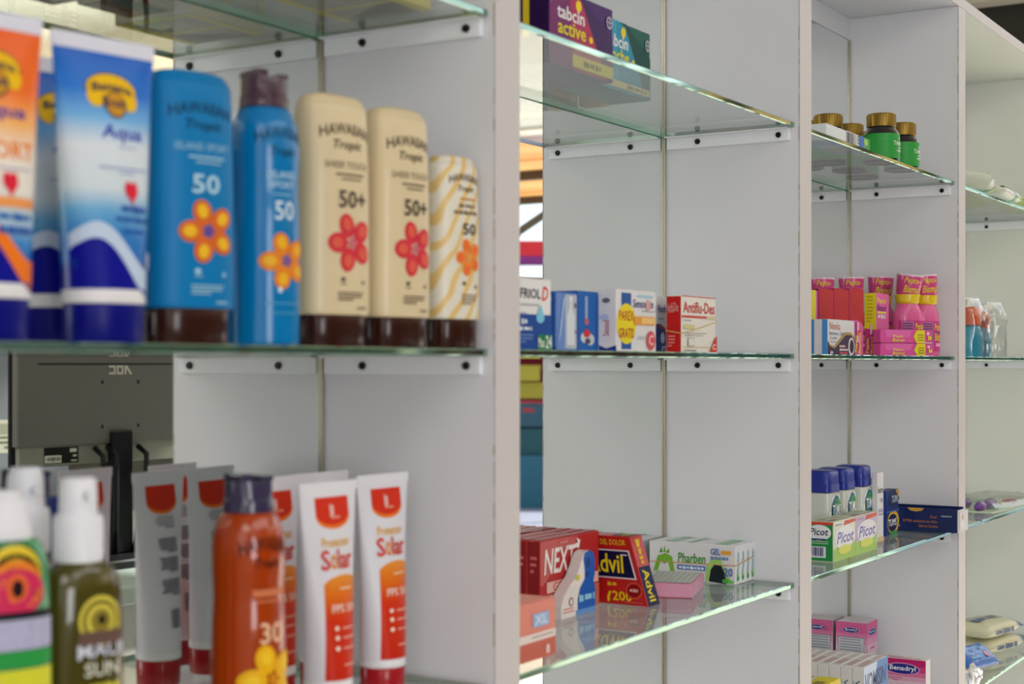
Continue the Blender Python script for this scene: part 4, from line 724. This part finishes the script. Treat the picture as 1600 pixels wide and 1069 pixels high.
carton('carton', 'flat pink carton with yellow end, stacked on top of the other lying one', (pl, yl, z+.0192), (ln*.985, .014, .0192), 'd9549f', {'front': DSP}, rz=ang, group='flat pink cartons')
# ------------------------------------------------------------------ bay 3, lower shelf
z = H+ZL
CAPB = M('1d2f92', .35, coat=.3); CLR = M('cfd3cc', .25, coat=.6)
def tablets(px0, px1, Y, label):
    x0, x1 = GY(px0, Y), GY(px1, Y); a = (x1-x0)/2; b = .0245; t = thing('tablet_bottle', label, 'bottle', ((x0+x1)/2, Y+b, z), 0, 'white tablet bottles with blue caps')
    SS = smooth_secs([(0, a*.92, b*.92, 5), (.002, a, b, 5), (.074, a, b, 5), (.079, a*.96, b*.96, 5), (.082, a*.86, b*.86, 5)], 3); loft('bottle_body', SS, CLR, t, 48)
    loft('cap', [(.0815, a*.9, b*.9, 5), (.0825, a*.98, b*.98, 5), (.093, a*.98, b*.98, 5), (.0935, a*.95, b*.95, 5), (.108, a*.93, b*.93, 5), (.1105, a*.88, b*.88, 5), (.112, a*.75, b*.75, 4)], CAPB, t, 48)
    fm = loft_map(SS, a, .112)
    print_mesh('arched_label', [R(-.86, .03, .86, .5, 'e0e4e4'), E(0, .5, .86, .23, 'e0e4e4'), R(-.7, .04, .7, .5, '2f7a4a'), E(0, .5, .7, .19, '2f6a9a'), E(.15, .58, .42, .08, '4aa05a'), Pg([(-.68, .40), (.68, .46), (.68, .60), (0, .62), (-.68, .56)], '14284e'), Pg([(-.66, .05), (.66, .05), (.66, .40), (.1, .44), (-.66, .34)], '3f8a3a'), T('TUMS', -.6, .45, .64, .58, 'eef0f4', ital=.1), E(.25, .3, .3, .05, '9ac83a')], fm, t, 30)
    return t
tablets(1297, 1316, .728, 'blue capped tablet bottle with arched label, leftmost of three')
tablets(1323, 1340, .726, 'blue capped tablet bottle with arched label, middle of three')
tablets(1350, 1365.5, .724, 'blue capped tablet bottle with arched label, beside the white carton')
x0, x1 = GY(1371, .714), GY(1380.5, .714)
carton('carton', 'tall white carton standing right of the blue capped bottles', (x0, .714, z), (x1-x0, .0085, .1005), 'dad8de', {'front': [T('bera', .06, .70, .9, .80, '3a5a4a'), T('24g', .4, .56, .85, .63, '6a6a9a', False), R(.15, .42, .95, .47, 'b8a8c8'), R(.15, .38, .9, .40, '9a8ab0'), R(.1, .0, 1, .06, 'd8b888')]})
x1 = GY(1404, .726)
NV = [E(.62, .82, .42, .2, '1c2a5a'), T('TUMS', .45, .72, .95, .88, 'c0c8dc', ital=.1), E(.55, .28, .46, .26, 'd8a838'), E(.5, .27, .38, .2, '18264a'), T('TUMS', .16, .2, .8, .36, 'e4e8f0'), Pg([(.7, 1), (1, .8), (1, 1)], 'c89a4a'), R(0, .52, 1, .55, '3f62b0'), E(.55, .04, .3, .05, '3a8a4a')]
carton('carton', 'navy carton with gold ring emblem between white carton and long navy box', (x1-.062, .726, z), (.062, .018, .0675), '1d3474', {'front': NV}, cols={'left': '24408c'})
# long open-topped display tray pushed along the upright, sticking out over the shelf edge
t = thing('display_tray', 'long navy cardboard tray sticking out past the front edge of the shelf', 'box', (2.366, .758, z), -90)
Lt, Dt, Ht = .111, .034, .036; NVY = M('15265c', .35, coat=.3); WHT = M('d8d4da', .4)
bm = bmesh.new(); box(bm, 0, Lt, 0, .0012, 0, Ht); box(bm, 0, Lt, Dt-.0012, Dt, 0, Ht+.002); box(bm, .0, .0012, .0012, Dt-.0012, 0, Ht); box(bm, 0, Lt, .0012, Dt-.0012, 0, .0012); mesh_obj('tray_body', bm, NVY, t)
boxo('tray_end', Lt-.0002, Lt+.0012, .0, Dt, 0, Ht-.001, WHT, t); boxo('end_flap', Lt+.0012, Lt+.0024, .004, .052, .001, Ht-.003, WHT, t, .0005); boxo('inner_pack', .006, Lt-.006, .003, Dt-.003, .0014, Ht-.004, M('0d1430', .5), t)
print_mesh('front_print', [T('Oral', .62, .58, .71, .70, 'c87a3c', False), T('EXTRA carbonato de calcio', .24, .38, .72, .50, 'c87a3c', False), T('Sabores Surtidos', .46, .18, .73, .3, 'c87a3c', False), Pg([(.3, 1), (.34, .88), (.42, .84), (.5, .88), (.54, 1)], 'd2a04a'), R(.06, .18, .2, .22, '8aa0d0'), R(.06, .3, .16, .33, '8aa0d0'), T('HALEON', .78, .66, .92, .72, 'd8dcec'), R(.74, .0, 1, 1, '121f4c')][:7]+[T('HALEON', .78, .66, .92, .72, 'd8dcec')], lambda u, v, o: (u*Lt, -o, v*Ht), t)
print_mesh('end_print', [R(.1, .2, .6, .5, 'e8e4e8'), E(.4, .65, .12, .1, 'e0b87a')], lambda u, v, o: (Lt+.0024+o, .004+.044*u, v*Ht), t)
PI = lambda c1, c2: [R(0, 0, 1, 1, c1), Pg([(0, 0), (1, 0), (1, .4), (.5, .5), (0, .3)], 'a8cc6a'), Pg([(.45, .86), (.5, .98), (1, .98), (1, .9)], 'd2604a'), E(.52, .56, .46, .30, c2), T('Picot', .14, .42, .92, .72, '7a74b8', ital=.25), E(.5, .25, .3, .12, 'd8dc6a'), R(.06, .9, .36, .93, 'a098c0')]
xa, xm, xb = GY(1302, .69), GY(1336.5, .69), GY(1370, .69)
def picot(x0, x1, label, pr, left, n=2):
    return carton('carton', label, (x0, .69, z), (x1-x0-.001, .033, .052), 'd9dcc8', {'front': pr, 'left': left, 'top': [R(.05, .1, .95, .9, 'c9cdbd'), R(.1, .15, .4, .4, 'a08a90'), R(.55, .4, .9, .8, 'a8b09a'), R(.15, .6, .45, .85, '98a88a')]}, cols={'left': '238a46'}, group='white and green antacid cartons', coat=.7)
picot(xa, xm, 'white carton with green side and barcode at the front of the lower shelf', PI('dfe4d4', 'ecebf0'), [R(0, .93, 1, 1, 'd04a38'), E(.42, .73, .5, .2, 'e6e8ee'), T('Picot', -.0+.02, .66, .8, .84, '24244a', ital=.2), R(.1, .54, .7, .58, '2c3a7a'), R(.05, .5, .8, .52, 'a8d0b0'), R(.05, .45, .8, .47, 'a8d0b0'), R(.05, .1, .7, .38, 'dce0ec')]+Bars(.1, .14, .6, .36, '4a4a7a', 9))
picot(xm, xb, 'lilac and lime carton beside the green sided one on the lower shelf', PI('c8b4cc', 'e4e2ea'), [])
# ------------------------------------------------------------------ bay 3, bottom shelf
z = H+ZB
BEN = lambda h0: [R(0, .86, 1, 1, 'd8649c'), R(0, .80, 1, .86, 'dd7cae'), R(0, .72, 1, .80, 'df98bc'), R(0, .62, 1, .72, 'deb4cc')]
carton('carton', 'tall pink and white carton against the upright on the lowest shelf', (2.342, .782, z), (.052, .05, .125), 'd8ccd4', {
    'left': BEN(0)+[R(.07, 0, .93, .815, '8a889c'), R(.09, 0, .91, .805, 'c6c6d0')]+Lines(.14, .05, .86, .79, 22, '8a8a9c', .35)+[E(.52, .905, .28, .036, 'e6b0d0'), E(.52, .905, .26, .03, '2c2a7a'), T('Benadryl', .33, .887, .71, .925, 'd8dcf0')],
    'front': BEN(0)+[E(.5, .87, .42, .045, 'e6b0d0'), E(.5, .87, .38, .037, '2c3a80'), T('Benadryl', .2, .85, .8, .895, 'c8cce4'), R(.3, .66, .7, .68, 'c86a94'), R(.25, .45, .7, .47, 'c86a94'), R(.25, .4, .65, .42, 'c86a94')]}, group='pink and white cartons')
yb, yf = .765, .672; xf = 2.285
carton('carton', 'wide pink and white carton with navy oval name at right of the lowest shelf', (xf, yf, z), (.024, yb-yf, .0865), 'e2dde2', {
    'left': [R(.0, .88, 1, 1, 'c0246e'), R(0, .78, 1, .88, 'cc4484'), R(0, .70, 1, .78, 'd4709e'), R(0, .62, 1, .70, 'd8a0bc'), R(0, .54, 1, .62, 'd8bccc'), E(.62, .83, .29, .105, 'd890c0'), E(.62, .83, .27, .088, '2a2a80'), T('Benadryl', .41, .775, .84, .885, 'e6e8f4'), R(.38, .66, .62, .672, 'b05a88'), R(.46, .62, .56, .632, 'b05a88'), T('tos y alivio de la tos', .2, .50, .88, .55, '5a8aa0', False), R(.22, .30, .5, .44, 'cc3a80'), R(.6, .28, .85, .42, 'cc3a80')],
    'top': [R(.15, .1, .3, .9, 'd07a9c'), R(.5, .4, .6, .9, 'd8a0b8')], 'front': [R(.4, .4, .6, .45, '6a6a8a')]}, group='pink and white cartons')
vx0, vx1 = GY(1349, .675), GY(1387, .675)
VOM = [R(0, 0, 1, 1, '4a80c0'), Pg([(0, 0), (0, 1), (.55, 1), (.25, 0)], 'c2d2ea'), T('VOMISIN', .05, .72, .92, .92, '2a3a72', ital=.1), Pg([(0, .3), (1, .5), (1, .62), (0, .45)], 'a8c4e4')]
for k in range(7):
    carton('carton', ('white carton with blue lettered front, first of the row on the lowest shelf', 'white carton right behind the blue fronted one of the row', 'third white carton of the row on the lowest shelf counted from the blue front', 'fourth white carton of the row on the lowest shelf counted from the blue front', 'fifth white carton of the row on the lowest shelf counted from the blue front', 'last but one white carton of the row towards the mirror', 'white carton nearest the mirror in the row on the lowest shelf')[k],
           (vx0, .675+.0163*k, z), (vx1-vx0, .0159, .1225), 'd9d6da', {'front': VOM if k == 0 else [], 'left': [T('VOMISIN', .3, .40, .7, .86, '3a6478', rot=-90), R(.12, .3, .2, .85, '9ab0c0')], 'top': [R(.1, .2, .5, .75, 'c8a8ac'), R(.6, .3, .9, .6, 'd8c0c4')]}, group='white carton row on the lowest shelf')
carton('carton', 'yellow and white carton at the front left of the lowest shelf', (GY(1313, .67)-.095, .67, z), (.095, .05, .128), 'd9c92c', {'front': [R(0, .6, 1, 1, 'dcc420'), T('CINA', .4, .66, .95, .84, '4a3a1c', ital=.1)], 'top': [R(.05, .5, .95, .95, 'd8d4c8'), R(.4, .6, .6, .85, 'a8a49c'), R(.7, .6, .9, .85, 'a8a49c'), R(.2, .1, .6, .35, '8a7a2c')]})
# ================================================================== bay 4
def pillow(name, L, Wd, Ht, mat, parent, nx=16, ny=10, wr=.0015, seed=0, crimp=.06):
    bm = bmesh.new(); g = {}
    for s_ in (1, -1):
        for i in range(nx+1):
            for j in range(ny+1):
                u, v = 2*i/nx-1, 2*j/ny-1; uu = min(1, abs(u)/(1-crimp)); e = max(0, 1-uu**4)*max(0, 1-abs(v)**3)
                zz = s_*Ht/2*e**.5+noise.noise((u*4+seed, v*4, s_*2))*wr*(.3+e); edge = j in (0, ny) or i in (0, nx)
                if edge and s_ < 0: continue
                g[(s_, i, j)] = bm.verts.new((u*L/2, v*Wd/2*(1-.03*(1-uu)), zz+Ht/2))
    G_ = lambda s_, i, j: g.get((s_, i, j)) or g[(1, i, j)]
    for s_ in (1, -1):
        for i in range(nx):
            for j in range(ny):
                q = [G_(s_, i, j), G_(s_, i+1, j), G_(s_, i+1, j+1), G_(s_, i, j+1)]
                bm.faces.new(q if s_ > 0 else q[::-1])
    return mesh_obj(name, bm, mat, parent, True)
def topmap(L, Wd, Ht): return lambda u, v, o: ((u-.5)*L, (v-.5)*Wd, Ht/2+Ht/2*(max(0, 1-abs(2*u-1)**4)*max(0, 1-abs(2*v-1)**3))**.5+.0012+o)
z = H+ZU
def sachet(px, Y, label, col, pc, tilt, rz, dz=0, L=.10, W_=.07):
    t = thing('sachet', label, 'sachet', (GY(px, Y), Y, z+dz), rz, 'sachets at far right'); t.rotation_euler = (math.radians(tilt[0]), math.radians(tilt[1]), math.radians(rz))
    pillow('pouch', L, W_, .024, ramp_mat([(-.5, col), (.0, col), (.12, pc), (.22, col), (.34, 'c8cc50'), (.40, col), (1, col)] if False else [(0, col), (.10, pc), (.2, col), (.32, 'c8cc50'), (.4, pc), (1, col)], 'X', L, .3, coat=.4), t, seed=px, wr=.004); print_mesh('pouch_print', [Pg([(.2, .2), (.5, .15), (.7, .5), (.4, .8)], pc), E(.6, .7, .12, .12, '8ab83a'), R(.15, .85, .85, .92, pc)], topmap(L, W_, .024), t, 12); return t
sachet(1522, .715, 'white and green sachet, highest of the pile on the far right shelf', 'e4e6d8', '3a9a5c', (12, 8), 12, .022)
sachet(1556, .70, 'white sachet with green triangle lying at the shelf edge', 'ecece4', '2fa070', (5, 6), -8, .0065)
sachet(1592, .70, 'green and yellow sachet lying flat at far right', 'c8d48a', '4a9a5a', (0, 0), 14, .001)
sachet(1518, .775, 'yellow green sachet at the back by the mirror', 'cdd060', '5a7a3a', (0, 4), 75, .010)
z = H+ZM
def bag(px, Y, label, rz, wd=.05, full=True):
    x = GY(px, Y); t = thing('bagged_bottle', label, 'bag', (x, Y, z), rz, 'clear bags with blue and orange contents')
    if full:
        loft('bottle_body', smooth_secs([(0, .018, .014, 2.4), (.002, .021, .016, 2.4), (.042, .021, .016, 2.4), (.054, .013, .012, 2)], 4), M('2a93b4', .25, coat=.5), t)
        loft('bottle_cap', [(.0545, .0125, .0115, 2), (.055, .019, .0150, 2.4), (.083, .018, .0142, 2.4), (.085, .0165, .013, 2.4)], M('d2571c', .35, coat=.4), t)
    bm = bmesh.new(); rows = []
    for i in range(15):
        zz = i/14; ring = []
        for k in range(24):
            a = 2*math.pi*k/24; sq = 1-.9*max(0, (zz-.75)/.25)**1.2; aa = wd/2*(1+.08*math.sin(zz*9)); bb = .021*sq
            p = Vector((aa*math.copysign(abs(math.cos(a))**.7, math.cos(a)), bb*math.copysign(abs(math.sin(a))**.7, math.sin(a)), zz*.1))
            d = noise.noise((p.x*70+px, p.y*70, p.z*50))*.0032*(1 if i else .3); ring.append(bm.verts.new((p.x*(1+d*12), p.y+d, p.z)))
        rows.append(ring)
    for A, B in zip(rows, rows[1:]):
        for k in range(24): bm.faces.new((A[k], A[(k+1) % 24], B[(k+1) % 24], B[k]))
    mesh_obj('clear_bag', bm, FILM, t, True)
    bm = bmesh.new(); box(bm, -wd*.5, wd*.5, -.0016, .0016, .0975, .101, bev=.0006); mesh_obj('bag_seal', bm, M('e2e4e2', .2, coat=.8), t)
    return t
bag(1517, .70, 'clear bag with orange capped blue bottle, nearest the upright at far right', -15)
bag(1533, .745, 'clear bag with orange capped blue bottle behind the front one', -8)
bag(1552, .715, 'flat empty looking clear bag at the right of the bagged bottles', -20, .045, False)
z = H+ZL
t = thing('blister_pack', 'clear blister pack with purple pieces and pale card at far right', 'pack', (2.86, .727, z), -6)
boxo('backing_card', -.14, .14, -.06, .06, 0, .0016, M('cfdcc8', .5), t)
print_mesh('card_print', [Pg([(.1, .1), (.4, .05), (.3, .5)], '8abf8a'), Pg([(.5, .2), (.9, .1), (.7, .6)], 'e0d8b0'), R(.1, .8, .9, .9, '6aa88a')], lambda u, v, o: ((u-.5)*.28, (v-.5)*.12, .0016+o), t)
for k, (xx, yy) in enumerate(((-.118, -.03), (-.078, -.03), (-.033, -.018), (-.075, .012))):
    bm = bmesh.new(); bmesh.ops.create_uvsphere(bm, u_segments=14, v_segments=8, radius=1, matrix=Matrix.Translation((xx, yy, .009)) @ Matrix.Diagonal((.0185, .010, .009, 1))); mesh_obj('purple_piece', bm, M('6f3f96', .25, coat=.6), t, True)
bm = bmesh.new(); bmesh.ops.create_torus if False else None
pts = [(.06+.02*math.cos(a), -.02+.012*math.sin(a), .006) for a in [2*math.pi*k/16 for k in range(17)]]; mesh_obj('red_ring', tube_bm(pts, .0016, 6), M('a83a4a', .3), t, True)
bm = bmesh.new(); nx, ny = 26, 12; V = [[bm.verts.new(((i/nx-.5)*.27, (j/ny-.5)*.116, .003+.018*min(1, 6*min(i/nx, 1-i/nx))*min(1, 5*min(j/ny, 1-j/ny))+.002*noise.noise((i*.9, j*.9, 3)))) for j in range(ny+1)] for i in range(nx+1)]
for i in range(nx):
    for j in range(ny): bm.faces.new((V[i][j], V[i+1][j], V[i+1][j+1], V[i][j+1]))
mesh_obj('clear_cover', bm, FILM, t, True)
z = H+ZB
def wipes(px, Y, dz, label, rz, main='dad6b8', L=.15, W_=.085):
    t = thing('wipes_pack', label, 'pack', (GY(px, Y), Y, z+dz), rz, 'wipes packs on the lowest shelf at far right')
    pillow('pouch', L, W_, .03, ramp_mat([(-.5, '2f62b0'), (-.36, '2f62b0'), (-.30, main), (.32, main), (.38, '284a86'), (.5, '284a86')] if False else [(0, main), (.30, main), (.40, '2a4f98'), (1, '2a4f98')], 'X', L, .3, coat=.4), t, seed=px)
    print_mesh('pouch_print', [T('WIPES', .55, .35, .85, .65, '5a6a9a'), T('~~~~', .2, .4, .5, .65, '6a7aa8', ital=.2), R(.2, .75, .8, .8, '8a98b8')], topmap(L, W_, .03), t, 14)
    print_mesh('side_print', [T('~~~~~', .2, .2, .7, .8, '5a6a8a', ital=.2)], lambda u, v, o: ((u-.5)*L, -W_/2*.97-.0015-o+.006*abs(v-.5), .006+v*.016), t)
    return t
wipes(1545, .735, 0, 'cream and blue wipes pack at the bottom of the far right stack', -14)
wipes(1540, .735, .031, 'cream and blue wipes pack on top of the far right stack', -11)
t = thing('blue_pouch', 'blue plastic pouch leaning in front of the wipes packs', 'pouch', (GY(1520, .685), .685, z+.036), 20)
t.rotation_euler = (math.radians(38), 0, math.radians(-15)); pillow('pouch', .10, .05, .016, M('2b6cc0', .3, coat=.5), t, seed=5, wr=.003); print_mesh('pouch_print', [E(.7, .4, .08, .12, 'c8a0c0'), R(.2, .3, .5, .4, '8ab4e4')], topmap(.10, .05, .016), t, 12)
t = thing('plastic_wrapper', 'crumpled silvery plastic wrapper at the front of the far right shelf', 'wrapper', (GY(1519, .677), .677, z+.016))
bm = bmesh.new(); bmesh.ops.create_icosphere(bm, subdivisions=4, radius=1)
for v in bm.verts:
    p = v.co.copy(); d = 1+.35*noise.noise(p*2.2)+.22*abs(noise.noise(p*5)); v.co = Vector((p.x*.036*d, p.y*.012*d, max(-.0155, p.z*.019*d)))
mesh_obj('crumpled_film', bm, M('dcdee0', .15, .35, coat=.8), t)
